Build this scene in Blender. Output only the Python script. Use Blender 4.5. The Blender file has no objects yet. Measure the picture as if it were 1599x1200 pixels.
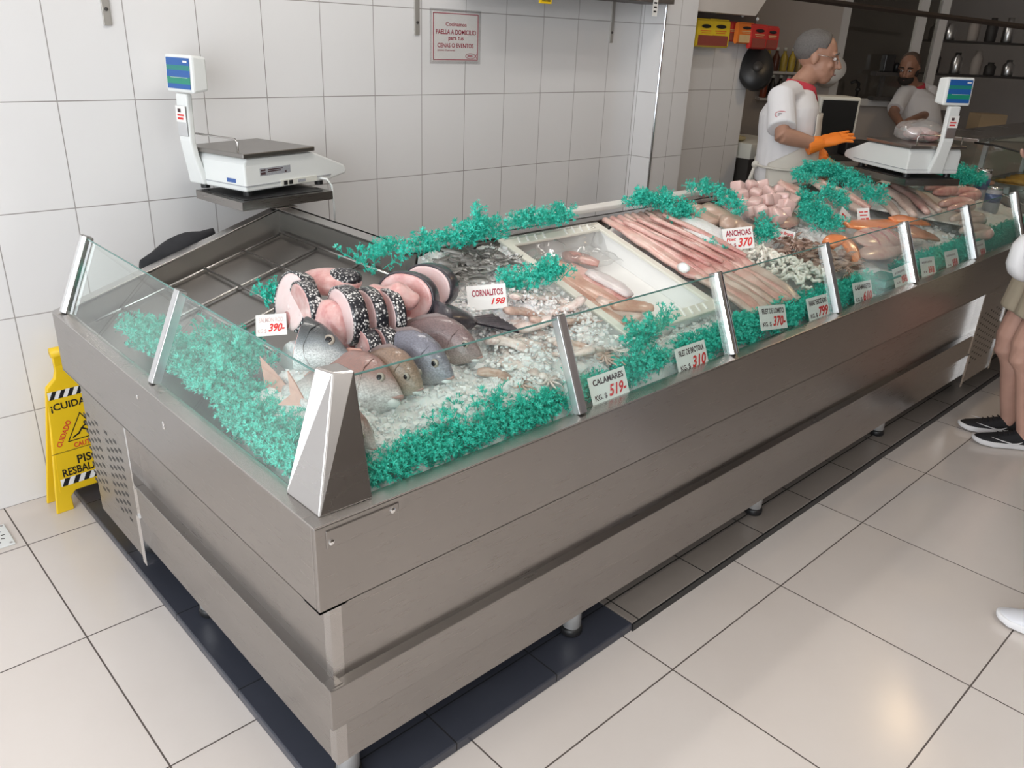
import bpy, math, random
import numpy as np
from mathutils import Vector, Matrix, noise

S = bpy.context.scene
COL = S.collection
PI = math.pi

# ------------------------------------------------------------------ camera
CAM = Vector((-0.6094, -1.1262, 1.6507))
YAW, PITCH, ROLL, FPX = 0.768966, 0.405606, 0.044108, 1263.68
_f = Vector((math.sin(YAW)*math.cos(PITCH), math.cos(YAW)*math.cos(PITCH), -math.sin(PITCH)))
_r = Vector((math.cos(YAW), -math.sin(YAW), 0))
_u = _r.cross(_f)
_r2 = math.cos(ROLL)*_r + math.sin(ROLL)*_u
_u2 = -math.sin(ROLL)*_r + math.cos(ROLL)*_u
cam_data = bpy.data.cameras.new('camera')
cam = bpy.data.objects.new('camera', cam_data)
COL.objects.link(cam)
cam_data.sensor_fit = 'HORIZONTAL'
cam_data.sensor_width = 36.0
cam_data.lens = FPX/1599*36.0
cam_data.clip_start = 0.05
cam_data.clip_end = 200
_m = Matrix.Identity(4)
for i in range(3):
    _m[i][0], _m[i][1], _m[i][2], _m[i][3] = _r2[i], _u2[i], -_f[i], CAM[i]
cam.matrix_world = _m
S.camera = cam

# ------------------------------------------------------------------ colour management, sky, lights
S.view_settings.view_transform = 'Standard'
S.view_settings.look = 'None'
S.view_settings.gamma = 1.0
S.view_settings.exposure = 0.0
S.view_settings.use_curve_mapping = False

W = bpy.data.worlds.new('street_daylight')
S.world = W
W.use_nodes = True
W.node_tree.nodes['Background'].inputs[0].default_value = (0.85, 0.93, 1.0, 1)
W.node_tree.nodes['Background'].inputs[1].default_value = 1.6

def area(name, loc, look, sx, sy, power, color=(1, 1, 1)):
    d = bpy.data.lights.new(name, 'AREA')
    d.shape = 'RECTANGLE'; d.size = sx; d.size_y = sy; d.energy = power; d.color = color
    o = bpy.data.objects.new(name, d); COL.objects.link(o)
    o.location = loc
    o.rotation_euler = (Vector(look)-Vector(loc)).to_track_quat('-Z', 'Y').to_euler()
    return o
# daylight through the glazed shopfront on the street side
area('shopfront_daylight', (-2.55, -1.35, 1.70), (1.0, -0.6, 1.0), 4.4, 2.5, 112, (0.96, 0.98, 1.0))

# ceiling lamps (their fittings are built with the room)
LAMPS = [(0.4, -1.5, 0.0, 15), (2.4, -2.2, 0.0, 3), (0.9, 0.9, 0.0, 9), (2.9, 1.1, 0.0, 3), (6.3, 3.2, 0.0, 15)]
for lx, ly, lr, lp in LAMPS:
    o = area('tube_light', (lx, ly, 2.87), (lx, ly, 0), 1.2, 0.12, lp, (1.0, 0.95, 0.88))

_P = CAM+(_f*FPX+_r2*(1415-799.5)-_u2*(1110-600.0))*(CAM.z/-(_f*FPX+_r2*(1415-799.5)-_u2*(1110-600.0)).z)
SPOT = Vector((_P.x+(_P.x-CAM.x)*2.94/CAM.z, _P.y+(_P.y-CAM.y)*2.94/CAM.z, 2.93))     # the warm downlight mirrored in the floor
_d = bpy.data.lights.new('downlight', 'AREA'); _d.shape = 'DISK'; _d.size = 0.14; _d.energy = 9.0; _d.color = (1.0, 0.72, 0.42)
_o = bpy.data.objects.new('downlight', _d); COL.objects.link(_o); _o.location = SPOT

# ------------------------------------------------------------------ geometry of the view: pixel rays
def ray(u, v):
    return (_f*FPX + _r2*(u-799.5) - _u2*(v-600.0))
def on(u, v, n, c):
    d = ray(u, v); n = Vector(n)
    return CAM + d*((c-n.dot(CAM))/n.dot(d))
def atx(u, v, x): return on(u, v, (1, 0, 0), x)
def aty(u, v, y): return on(u, v, (0, 1, 0), y)
def atz(u, v, z): return on(u, v, (0, 0, 1), z)
SL = 0.30
def deck(u, v, h=0.0):
    """point of the front display slope (0.83 + 0.30 y), h above it"""
    return on(u, v, (0, -SL, 1), 0.83+h)
def surf(x, y):
    return 0.83+SL*min(x, y)

# ------------------------------------------------------------------ mesh building
class MB:
    def __init__(s):
        s.v = []; s.f = []; s.m = []; s.mi = 0
    def add(s, verts, faces, mi=None):
        b = len(s.v)
        s.v.extend([tuple(p) for p in verts])
        for f in faces:
            s.f.append(tuple(i+b for i in f)); s.m.append(s.mi if mi is None else mi)
        return s
    def box(s, c, size, R=None, mi=None):
        hx, hy, hz = size[0]/2, size[1]/2, size[2]/2
        vs = [Vector((x, y, z)) for x in (-hx, hx) for y in (-hy, hy) for z in (-hz, hz)]
        if R is not None: vs = [R @ q for q in vs]
        c = Vector(c)
        return s.add([q+c for q in vs], [(0, 1, 3, 2), (4, 6, 7, 5), (0, 4, 5, 1), (2, 3, 7, 6), (0, 2, 6, 4), (1, 5, 7, 3)], mi)
    def bb(s, x0, x1, y0, y1, z0, z1, mi=None):
        return s.box(((x0+x1)/2, (y0+y1)/2, (z0+z1)/2), (abs(x1-x0), abs(y1-y0), abs(z1-z0)), None, mi)
    def prism(s, base, off, mi=None):
        """polygon base (3-D points) extruded by vector off"""
        n = len(base); off = Vector(off)
        vs = [Vector(p) for p in base] + [Vector(p)+off for p in base]
        fs = [tuple(range(n))[::-1], tuple(range(n, 2*n))] + [(i, (i+1) % n, n+(i+1) % n, n+i) for i in range(n)]
        return s.add(vs, fs, mi)
    def loft(s, rings, caps=True, closed=True, mi=None):
        n = len(rings[0]); vs = [p for r in rings for p in r]; fs = []
        for k in range(len(rings)-1):
            for i in range(n if closed else n-1):
                j = (i+1) % n
                fs.append((k*n+i, k*n+j, (k+1)*n+j, (k+1)*n+i))
        if caps:
            fs.append(tuple(range(n))[::-1]); fs.append(tuple(range((len(rings)-1)*n, len(rings)*n)))
        return s.add(vs, fs, mi)
    def tube(s, pts, rad, n=8, caps=True, mi=None, flat=1.0, upv=None):
        pts = [Vector(p) for p in pts]
        if not isinstance(rad, (list, tuple)): rad = [rad]*len(pts)
        up = Vector(upv) if upv is not None else Vector((0, 0, 1)); rings = []
        for i, p in enumerate(pts):
            t = (pts[min(i+1, len(pts)-1)]-pts[max(i-1, 0)]).normalized()
            if abs(t.dot(up)) > 0.95 and upv is None: a = t.cross(Vector((1, 0, 0))).normalized()
            else: a = t.cross(up).normalized()
            b = a.cross(t).normalized()
            rings.append([p+a*rad[i]*math.cos(2*PI*k/n)+b*rad[i]*flat*math.sin(2*PI*k/n) for k in range(n)])
        return s.loft(rings, caps, True, mi)
    def lathe(s, prof, c=(0, 0, 0), n=24, mi=None, M=None):
        rings = []
        for r, z in prof:
            rg = [Vector((r*math.cos(2*PI*k/n), r*math.sin(2*PI*k/n), z)) for k in range(n)]
            if M is not None: rg = [M @ q for q in rg]
            rings.append([q+Vector(c) for q in rg])
        return s.loft(rings, True, True, mi)
    def ball(s, c, r, n=12, m=8, M=None, mi=None, fn=None):
        if not isinstance(r, (list, tuple)): r = (r, r, r)
        rings = []
        for j in range(m+1):
            ph = -PI/2+PI*(0.02+0.96*j/m); rg = []
            for k in range(n):
                q = Vector((r[0]*math.cos(ph)*math.cos(2*PI*k/n), r[1]*math.cos(ph)*math.sin(2*PI*k/n), r[2]*math.sin(ph)))
                if fn: q = fn(q)
                if M is not None: q = M @ q
                rg.append(q+Vector(c))
            rings.append(rg)
        return s.loft(rings, True, True, mi)
    def grid(s, fn, nu, nv, mi=None):
        vs = [fn(i/nu, j/nv) for i in range(nu+1) for j in range(nv+1)]
        fs = [(i*(nv+1)+j, (i+1)*(nv+1)+j, (i+1)*(nv+1)+j+1, i*(nv+1)+j+1) for i in range(nu) for j in range(nv)]
        return s.add(vs, fs, mi)
    def mesh(s, name, mats, smooth=True):
        me = bpy.data.meshes.new(name)
        me.from_pydata(s.v, [], s.f)
        for m_ in (mats if isinstance(mats, (list, tuple)) else [mats]): me.materials.append(m_)
        me.polygons.foreach_set('material_index', s.m)
        me.polygons.foreach_set('use_smooth', [smooth]*len(s.f))
        me.update()
        return me
    def build(s, name, mats, parent=None, smooth=False, bevel=0, sub=0, loc=None, auto=None):
        me = s.mesh(name, mats, smooth)
        o = bpy.data.objects.new(name, me); COL.objects.link(o)
        if parent is not None: o.parent = parent
        if loc is not None: o.location = loc
        if bevel:
            b = o.modifiers.new('bevel', 'BEVEL'); b.width = bevel; b.segments = 2; b.limit_method = 'ANGLE'; b.angle_limit = math.radians(40)
        if sub:
            b = o.modifiers.new('subdiv', 'SUBSURF'); b.levels = sub; b.render_levels = sub
        return o

def tag(o, label=None, cat=None, group=None, kind=None):
    if label: o['label'] = label
    if cat: o['category'] = cat
    if group: o['group'] = group
    if kind: o['kind'] = kind
    return o
def thing(name, label, cat, loc=(0, 0, 0), rotz=0.0, group=None):
    o = bpy.data.objects.new(name, None); COL.objects.link(o)
    o.empty_display_size = 0.05
    o.location = loc; o.rotation_euler = (0, 0, rotz)
    return tag(o, label, cat, group)
def struct(o): o['kind'] = 'structure'; return o
def copy_tree(o, parent=None):
    c = o.copy(); COL.objects.link(c)
    if parent is not None: c.parent = parent
    for ch in list(o.children): copy_tree(ch, c)
    return c
def frame(x, y, z):
    """matrix with the three given column vectors"""
    return Matrix((x, y, z)).transposed()

# ------------------------------------------------------------------ materials
def srgb(r, g, b):
    return tuple(((c/255)/12.92 if c/255 <= 0.04045 else (((c/255)+0.055)/1.055)**2.4) for c in (r, g, b)) + (1,)
class NT:
    def __init__(s, name):
        s.mat = bpy.data.materials.new(name); s.mat.use_nodes = True
        s.t = s.mat.node_tree; s.n = s.t.nodes; s.p = s.n['Principled BSDF']
    def node(s, typ, **kw):
        n = s.n.new(typ)
        for k, v in kw.items(): setattr(n, k, v)
        return n
    def link(s, a, b): s.t.links.new(a, b)
    def setp(s, **kw):
        for k, v in kw.items(): s.p.inputs[k.replace('_', ' ')].default_value = v
        return s
    def math(s, op, a, b=None, c=None):
        n = s.node('ShaderNodeMath', operation=op)
        for i, q in enumerate((a, b, c)):
            if q is None: continue
            if isinstance(q, (int, float)): n.inputs[i].default_value = q
            else: s.link(q, n.inputs[i])
        return n.outputs[0]
    def mix(s, fac, a, b):
        n = s.node('ShaderNodeMix', data_type='RGBA')
        for i, q in ((0, fac), (6, a), (7, b)):
            if isinstance(q, (tuple, list)) or isinstance(q, (int, float)): n.inputs[i].default_value = q
            else: s.link(q, n.inputs[i])
        return n.outputs[2]
    def noise(s, scale, detail=3, vec=None, rough=0.5):
        n = s.node('ShaderNodeTexNoise'); n.inputs['Scale'].default_value = scale; n.inputs['Detail'].default_value = detail; n.inputs['Roughness'].default_value = rough
        if vec is not None: s.link(vec, n.inputs['Vector'])
        return n.outputs['Fac']
    def ramp(s, fac, stops):
        n = s.node('ShaderNodeValToRGB'); s.link(fac, n.inputs[0]); e = n.color_ramp.elements
        while len(e) < len(stops): e.new(0.5)
        for i, (p, c) in enumerate(stops):
            e[i].position = p; e[i].color = c if len(c) == 4 else tuple(c)+(1,)
        return n.outputs[0]
    def bump(s, h, strength=0.2, dist=0.01):
        n = s.node('ShaderNodeBump'); n.inputs['Strength'].default_value = strength; n.inputs['Distance'].default_value = dist
        s.link(h, n.inputs['Height']); s.link(n.outputs[0], s.p.inputs['Normal']); return s
    def coord(s, which='Object'):
        return s.node('ShaderNodeTexCoord').outputs[which]
    def pos(s):
        return s.node('ShaderNodeNewGeometry').outputs['Position']
    def mapping(s, vec, scale=(1, 1, 1), rot=(0, 0, 0)):
        n = s.node('ShaderNodeMapping'); n.inputs['Scale'].default_value = scale; n.inputs['Rotation'].default_value = rot
        s.link(vec, n.inputs['Vector']); return n.outputs[0]
    def base(s, out): s.link(out, s.p.inputs['Base Color']); return s

def plain(name, col, rough=0.5, metal=0.0, spec=0.5, var=0.0, scale=20, bump=0.0, coat=0.0):
    t = NT(name); t.setp(Roughness=rough, Metallic=metal); t.p.inputs['Specular IOR Level'].default_value = spec
    if coat: t.p.inputs['Coat Weight'].default_value = coat; t.p.inputs['Coat Roughness'].default_value = 0.15
    c = t.coord()
    nz = t.noise(scale, 4, c)
    lo = tuple(max(0, q*(1-var)) for q in col[:3])+(1,); hi = tuple(min(1, q*(1+var)) for q in col[:3])+(1,)
    t.base(t.mix(nz, lo, hi))
    if bump: t.bump(nz, bump, 0.004)
    return t.mat

def steel(name, col=(0.60, 0.575, 0.55), rough=0.27, axis=(1, 1, 60), bump=0.03):
    t = NT(name); t.setp(Metallic=1.0)
    v = t.mapping(t.pos(), axis)
    n1 = t.noise(8, 4, v); n2 = t.noise(1.7, 3, t.pos())
    t.base(t.mix(n2, tuple(c*0.9 for c in col)+(1,), tuple(min(1, c*1.06) for c in col)+(1,)))
    t.link(t.mix(n1, (rough-.01,)*3+(1,), (rough+.03,)*3+(1,)), t.p.inputs['Roughness'])
    return t.mat

def tiles(name, u_off, v_off, tw, th, grout_w, base, base2, grout, rough, vert=True, nscale=1.2, bump=0.25):
    t = NT(name)
    sx = t.node('ShaderNodeSeparateXYZ'); t.link(t.pos(), sx.inputs[0])
    if vert:
        u = t.math('ADD', sx.outputs[0], sx.outputs[1]); v = sx.outputs[2]
    else:
        u = sx.outputs[0]; v = sx.outputs[1]
    fu = t.math('FRACT', t.math('DIVIDE', t.math('SUBTRACT', u, u_off-100*tw), tw))
    fv = t.math('FRACT', t.math('DIVIDE', t.math('SUBTRACT', v, v_off-100*th), th))
    du = t.math('MULTIPLY', t.math('MINIMUM', fu, t.math('SUBTRACT', 1.0, fu)), tw)
    dv = t.math('MULTIPLY', t.math('MINIMUM', fv, t.math('SUBTRACT', 1.0, fv)), th)
    d = t.math('MINIMUM', du, dv)
    mask = t.math('GREATER_THAN', d, grout_w/2)
    nz = t.noise(nscale, 5, t.pos(), 0.6)
    cell = t.node('ShaderNodeTexWhiteNoise', noise_dimensions='2D')
    cv = t.node('ShaderNodeCombineXYZ')
    t.link(t.math('FLOOR', t.math('DIVIDE', t.math('SUBTRACT', u, u_off-100*tw), tw)), cv.inputs[0])
    t.link(t.math('FLOOR', t.math('DIVIDE', t.math('SUBTRACT', v, v_off-100*th), th)), cv.inputs[1])
    t.link(cv.outputs[0], cell.inputs['Vector'])
    k = t.math('ADD', t.math('MULTIPLY', nz, 0.75), t.math('MULTIPLY', cell.outputs[0], 0.25))
    t.base(t.mix(mask, grout, t.mix(k, base, base2)))
    t.link(t.mix(mask, (0.8,)*3+(1,), (rough,)*3+(1,)), t.p.inputs['Roughness'])
    t.bump(t.math('MINIMUM', d, grout_w), bump, 0.004)
    return t.mat

def glass_mat(name, tint=(0.80, 0.93, 0.90), rough=0.0, base_refl=0.04):
    t = NT(name); t.n.remove(t.p)
    out = t.n['Material Output']
    tr = t.node('ShaderNodeBsdfTransparent'); tr.inputs[0].default_value = tuple(tint)+(1,)
    gl = t.node('ShaderNodeBsdfGlossy'); gl.inputs['Roughness'].default_value = rough; gl.inputs[0].default_value = (1, 1, 1, 1)
    fr = t.node('ShaderNodeFresnel')
    bf = t.node('ShaderNodeNewGeometry').outputs['Backfacing']        # same reflection on both faces of a pane
    t.link(t.math('SUBTRACT', 1.5, t.math('MULTIPLY', bf, 1.5-1/1.5)), fr.inputs[0])
    mx = t.node('ShaderNodeMixShader')
    t.link(t.math('MULTIPLY', fr.outputs[0], 1.0), mx.inputs[0]); t.link(tr.outputs[0], mx.inputs[1]); t.link(gl.outputs[0], mx.inputs[2])
    t.link(mx.outputs[0], out.inputs[0])
    return t.mat

M = {}
M['steel'] = steel('brushed_steel', (0.37, 0.35, 0.335), 0.27, (1.2, 1.2, 60))
M['steel_in'] = steel('tray_steel', (0.31, 0.295, 0.28), 0.33, (1, 1, 1), 0.0)
M['steel_rim'] = steel('rim_steel', (0.52, 0.50, 0.485), 0.26, (.5, .5, 3), 0.0)
M['chrome'] = plain('chrome', (0.82, 0.82, 0.82, 1), 0.12, 1.0)
M['alu'] = plain('aluminium', (0.72, 0.73, 0.74, 1), 0.3, 1.0)
M['wall_tile'] = tiles('white_wall_tile', 0.2212+1.9315, 1.3952, 0.24845, 0.34868, 0.0035, (0.74, 0.73, 0.73, 1), (0.80, 0.795, 0.80, 1), (0.33, 0.31, 0.30, 1), 0.22, True, 2.0, 0.15)
M['floor_tile'] = tiles('beige_floor_tile', 0.4124, 0.4355, 0.6, 0.6, 0.0045, (0.64, 0.575, 0.53, 1), (0.75, 0.70, 0.665, 1), (0.10, 0.08, 0.07, 1), 0.20, False, 1.6, 0.2)
M['plinth_tile'] = tiles('dark_plinth_tile', 0.36, 0.13, 0.36, 0.40, 0.004, (0.030, 0.034, 0.048, 1), (0.062, 0.066, 0.085, 1), (0.010, 0.010, 0.011, 1), 0.30, False, 3.0, 0.3)
M['plinth_tile2'] = tiles('grey_plinth_tile', 0.36, 0.13, 0.36, 0.40, 0.005, (0.20, 0.175, 0.155, 1), (0.30, 0.265, 0.24, 1), (0.02, 0.018, 0.016, 1), 0.32, False, 3.0, 0.3)
M['leg'] = plain('polished_leg', (0.80, 0.79, 0.78, 1), 0.25, 0.45)
M['plaster'] = plain('painted_plaster', (0.62, 0.58, 0.55, 1), 0.7, var=0.05, scale=3)
M['plaster_dark'] = plain('brown_painted_wall', (0.20, 0.165, 0.14, 1), 0.7, var=0.1, scale=2)
M['ceiling'] = plain('ceiling_paint', (0.72, 0.69, 0.66, 1), 0.8, var=0.03)
M['glass'] = glass_mat('clear_glass', (0.945, 0.985, 0.972))
M['glass_edge'] = plain('glass_edge', (0.10, 0.22, 0.20, 1), 0.15)
M['black'] = plain('black_plastic', (0.015, 0.015, 0.016, 1), 0.4)
M['dark'] = plain('dark_metal', (0.05, 0.045, 0.042, 1), 0.5)  # one even dark colour for small fittings, furniture bases and drain slots
M['white_plastic'] = plain('white_plastic', (0.78, 0.80, 0.79, 1), 0.35, var=0.03, scale=6)
M['cream_plastic'] = plain('cream_plastic', (0.72, 0.72, 0.66, 1), 0.4, var=0.03, scale=6)
M['paper'] = plain('white_card', (0.86, 0.85, 0.83, 1), 0.6)
M['ink_black'] = plain('dark_print', (0.07, 0.035, 0.04, 1), 0.6)
M['ink_red'] = plain('red_marker', (0.70, 0.03, 0.03, 1), 0.6)
M['ink_maroon'] = plain('maroon_print', (0.36, 0.03, 0.06, 1), 0.6)
M['yellow'] = plain('yellow_plastic', srgb(236, 196, 30), 0.42, var=0.04, scale=8)
# ------------------------------------------------------------------ the room
YW = 1.9315
def slab(name, b, mat): return struct(b.build(name, mat))
slab('floor', MB().bb(-2.7, 13, -5.2, 8.0, -0.12, 0.0), M['floor_tile'])
XE = 4.36
slab('wall_back', MB().bb(-2.7, XE, YW, YW+0.12, -0.1, 2.95), M['wall_tile'])
slab('wall_column', MB().bb(3.215, 3.505, 1.778, YW+0.001, -0.1, 2.95), M['wall_tile'])
slab('ceiling', MB().bb(-2.7, 13, -5.2, 8.0, 2.95, 3.05), M['ceiling'])
slab('wall_front', MB().bb(-2.7, 13, -5.3, -5.1, -0.1, 2.95), M['plaster_dark'])
slab('wall_far', MB().bb(12.9, 13.0, -5.2, 8.0, -0.1, 2.95), M['plaster'])
slab('wall_kitchen', MB().bb(4.3, 13.0, 7.9, 8.0, -0.1, 2.95), M['plaster'])
slab('wall_passage', MB().bb(XE-0.1, XE, YW+0.12, 8.0, -0.1, 2.95), M['plaster'])
# street wall: piers and lintel round the glazed shopfront
b = MB()
b.bb(-2.75, -2.6, -5.2, -3.6, -0.1, 2.95); b.bb(-2.75, -2.6, 1.45, YW+0.12, -0.1, 2.95); b.bb(-2.75, -2.6, -3.6, 1.45, 2.8, 2.95)
slab('wall_street', b, M['plaster'])
# slender chrome corner strip on the column
b = MB(); b.tube([(3.217, 1.777, 0.0), (3.217, 1.777, 2.9)], 0.007, 8)
slab('trim_1', b, M['chrome'])
# bulkhead over the pillar with a sloping end
b = MB()
p0 = aty(1088, 18, 1.80); p1 = aty(1180, 25, 1.80)
b.prism([(3.51, 1.80, p1.z), (p1.x, 1.80, p1.z), (p1.x+0.42, 1.80, p1.z+0.42), (p1.x+0.42, 1.80, 2.94), (3.51, 1.80, 2.94)], (0, 0.1305, 0))
slab('wall_bulkhead', b, M['plaster'])

# plinth of dark tiles under the counter
b = MB()
b.prism([(0.033, 0.015, 0), (1.05, 0.018, 0), (1.05, 0.80, 0), (0.80, 0.80, 0), (0.80, 1.60, 0), (0.15, 1.60, 0), (0.15, YW, 0), (0.033, YW, 0)], (0, 0, 0.03))
o = b.build('plinth', M['plinth_tile'], bevel=0.004); o['kind'] = 'structure'
b = MB(); b.prism([(1.051, 0.020, 0), (9.5, 0.045, 0), (9.5, 0.80, 0), (1.051, 0.80, 0)], (0, 0, 0.030))
o = b.build('plinth', M['plinth_tile2'], bevel=0.003); o['kind'] = 'structure'
b = MB(); b.prism([(1.051, 0.014, 0), (9.5, 0.039, 0), (9.5, 0.0445, 0), (1.051, 0.0195, 0)], (0, 0, 0.027))
struct(b.build('plinth_edge', M['black']))

# ------------------------------------------------------------------ floor drain by the wall
t = thing('floor_drain', 'square white perforated floor drain cover at the tiled wall', 'drain', (-0.29, 1.74, 0.0))
b = MB(); b.bb(-0.075, 0.075, -0.075, 0.075, 0.0005, 0.006)
b.build('cover', M['white_plastic'], t, bevel=0.002)
b = MB()
for ring, k in ((0.018, 6), (0.036, 10), (0.054, 14)):
    for i in range(k):
        a = 2*PI*i/k
        b.box((ring*math.cos(a), ring*math.sin(a), 0.0063), (0.012, 0.004, 0.001), Matrix.Rotation(a, 3, 'Z'))
b.build('slot', M['dark'], t)['kind'] = 'stuff'
for i, (sx, sy) in enumerate(((-1, -1), (1, -1), (1, 1), (-1, 1))):
    MB().lathe([(0.005, 0), (0.005, 0.0012)], (sx*0.064, sy*0.064, 0.006), 10).build('screw', M['steel_rim'], t)
# ------------------------------------------------------------------ the display counter
D = 0.815; YE = 1.547; XF = 4.70; XM = 4.05; ZR = 0.82; ZT = 1.061; ZA = 0.626
ct = thing('display_counter', 'long L-shaped brushed steel fish display counter with sloping iced deck and leaning glass', 'counter', (0, 0, 0.03))
def cpart(b, name, mat, smooth=False, bevel=0): 
    o = b.build(name, mat, ct, smooth, bevel); o.location = (0, 0, -0.03); return o
th = 0.012
YS = 1.09; XS = 3.63           # where the ledge stops and the machine compartment begins
# aprons
cpart(MB().prism([(0, 0, ZA), (0, 0, ZR-.004), (XF, 0, ZR-.004), (XF, 0, ZA)], (0, th, 0)), 'front_apron', M['steel'], bevel=0.002)
cpart(MB().prism([(0, th+.0005, ZA), (0, th+.0005, ZR-.004), (0, YE, ZR-.004), (0, YE, ZA)], (th, 0, 0)), 'side_apron', M['steel'], bevel=0.002)
b = MB(); b.prism([(0, 0, ZA), (0.07, 0, ZA), (0.07, 0.07, ZA), (0, 0.07, ZA)], (0, 0, 0.004))
# soffits under the aprons
b = MB(); b.bb(0.0, XF, 0.0, 0.06, ZA-0.001, ZA+0.004); b.bb(0.0, 0.06, 0.0, YE, ZA-0.001, ZA+0.004)
cpart(b, 'apron_return', M['steel'])
# recessed panels
cpart(MB().bb(0.05, XS, 0.05, 0.06, 0.38, ZA), 'recessed_panel', M['steel'])
cpart(MB().bb(0.05, 0.06, 0.05, YS, 0.38, ZA), 'recessed_panel', M['steel'])
cpart(MB().bb(XM, XF, 0.05, 0.06, 0.38, ZA), 'recessed_panel', M['steel'])
cpart(MB().bb(XM, XF, 0.026, 0.06, 0.29, 0.398), 'ledge', M['steel'], bevel=0.0015)
# ledge band, with a flat top
cpart(MB().prism([(0, 0.026, 0.29), (0, 0.026, 0.397), (0, 0.06, 0.400), (0, 0.06, 0.29)], (XS-0.0265, 0, 0)), 'ledge', M['steel'], bevel=0.0015).location = (0.0265, 0, -0.03)
cpart(MB().prism([(0.026, 0, 0.29), (0.026, 0, 0.397), (0.06, 0, 0.400), (0.06, 0, 0.29)], (0, YS-0.032, 0)), 'ledge', M['steel'], bevel=0.0015).location = (0, 0.032, -0.03)
# lower panels
cpart(MB().bb(0.045, XF, 0.045, 0.055, 0.165, 0.30), 'lower_panel', M['steel'])
cpart(MB().bb(0.045, 0.055, 0.045, YS+0.03, 0.165, 0.30), 'lower_panel', M['steel'])
# folded corner strips in the recess
b = MB(); b.bb(0.0485, 0.075, 0.0485, 0.075, 0.39, ZA); b.bb(0.0435, 0.07, 0.0435, 0.07, 0.165, 0.30)
cpart(b, 'corner_strip', M['steel_rim'])
# bright channels that end the ledge, one on each wing
b = MB()
b.bb(XS, XS+0.012, 0.022, 0.06, 0.39, ZA); b.bb(XS+0.016, XS+0.03, 0.030, 0.06, 0.39, ZA); b.bb(XS, XS+0.03, 0.022, 0.06, 0.12, 0.29); b.bb(XS, XS+0.03, 0.027, 0.06, 0.285, 0.395)
cpart(b, 'end_channel', M['chrome'])
b = MB(); b.bb(XM-.02, XM, 0.022, 0.06, 0.39, ZA); b.bb(XM-.02, XM, 0.022, 0.06, 0.12, 0.29); b.bb(XM-.02, XM, 0.027, 0.06, 0.285, 0.395)
cpart(b, 'end_channel', M['chrome'])
b = MB()
b.bb(0.022, 0.06, YS, YS+0.012, 0.39, ZA); b.bb(0.034, 0.06, YS+0.016, YS+0.03, 0.39, ZA); b.bb(0.022, 0.06, YS, YS+0.03, 0.12, 0.29); b.bb(0.027, 0.06, YS, YS+0.03, 0.285, 0.395)
cpart(b, 'end_channel', M['chrome'])
# perforated compartment covers
b = MB(); b.bb(0.027, 0.045, YS+0.03, YE-0.055, 0.13, ZA)
for c0, c1, rows in ((0, 4, 9), (5, 9, 9)):
    for c in range(c0, c1):
        for r in range(rows):
            y = YS+0.10+0.038*(c if c < 5 else c+0.2)
            z = 0.235+0.030*r + (0.015 if c % 2 else 0)
            b.bb(0.0265, 0.028, y-0.013, y+0.013, z-0.005, z+0.005, 1)
cpart(b, 'perforated_cover', [M['steel'], M['black']])
b = MB(); b.bb(XS+0.03, XM-0.02, 0.027, 0.045, 0.13, ZA)
for c in range(8):
    for r in range(9):
        x = XS+0.07+0.04*c; z = 0.235+0.03*r+(0.015 if c % 2 else 0)
        b.bb(x-0.009, x+0.009, 0.0265, 0.028, z-0.004, z+0.004, 1)
cpart(b, 'perforated_cover', [M['steel'], M['black']])
# carcass: hidden back and ends
b = MB()
b.bb(D-0.01, XF, D-0.012, D, 0.14, ZT); b.bb(D-0.012, D, D-0.01, YE, 0.14, ZT)
b.prism([(0.09, YE-0.012, 0.14), (0.09, YE-0.012, ZR-.02), (0.013, YE-0.012, ZR-.02), (0.02, YE-0.012, ZR-.003), (0.78, YE-0.012, ZT), (D, YE-0.012, ZT), (D, YE-0.012, 0.14)], (0, 0.012, 0))
b.prism([(XF-0.012, 0.02, 0.14), (XF-0.012, 0.02, ZR), (XF-0.012, 0.78, ZT), (XF-0.012, D, ZT), (XF-0.012, D, 0.14)], (0.012, 0, 0))
b.prism([(0.06, 0.06, 0.17), (XF, 0.06, 0.17), (XF, D, 0.17), (D, D, 0.17), (D, YE, 0.17), (0.06, YE, 0.17)], (0, 0, 0.01))
cpart(b, 'carcass', M['steel_in'])
# deck tray: sloped floors meeting on the diagonal, inner walls
zf = lambda d: 0.748+0.30*d
i0, i1 = 0.042, 0.755
yi = YE-0.045; xi = XF-0.03
b = MB()
b.add([(i0, i0, zf(i0)), (xi, i0, zf(i0)), (xi, i1, zf(i1)), (i1, i1, zf(i1)), (i1, yi, zf(i1)), (i0, yi, zf(i0))], [(0, 1, 2, 3), (0, 3, 4, 5)])
# inner walls
b.add([(i1, i1, zf(i1)), (xi, i1, zf(i1)), (xi, i1, ZT), (i1, i1, ZT)], [(0, 1, 2, 3)])
b.add([(i1, i1, zf(i1)), (i1, yi, zf(i1)), (i1, yi, ZT), (i1, i1, ZT)], [(0, 1, 2, 3)])
b.add([(i0, yi, zf(i0)), (i1, yi, zf(i1)), (i1, yi, ZT), (i0, yi, ZR)], [(0, 1, 2, 3)])
b.add([(xi, i0, zf(i0)), (xi, i1, zf(i1)), (xi, i1, ZT), (xi, i0, ZR)], [(0, 1, 2, 3)])
b.add([(i0, i0, zf(i0)), (xi, i0, zf(i0)), (xi, i0, ZR), (i0, i0, ZR)], [(0, 1, 2, 3)])
b.add([(i0, i0, zf(i0)), (i0, yi, zf(i0)), (i0, yi, ZR), (i0, i0, ZR)], [(0, 1, 2, 3)])
cpart(b, 'deck_tray', M['steel_in'])
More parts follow.
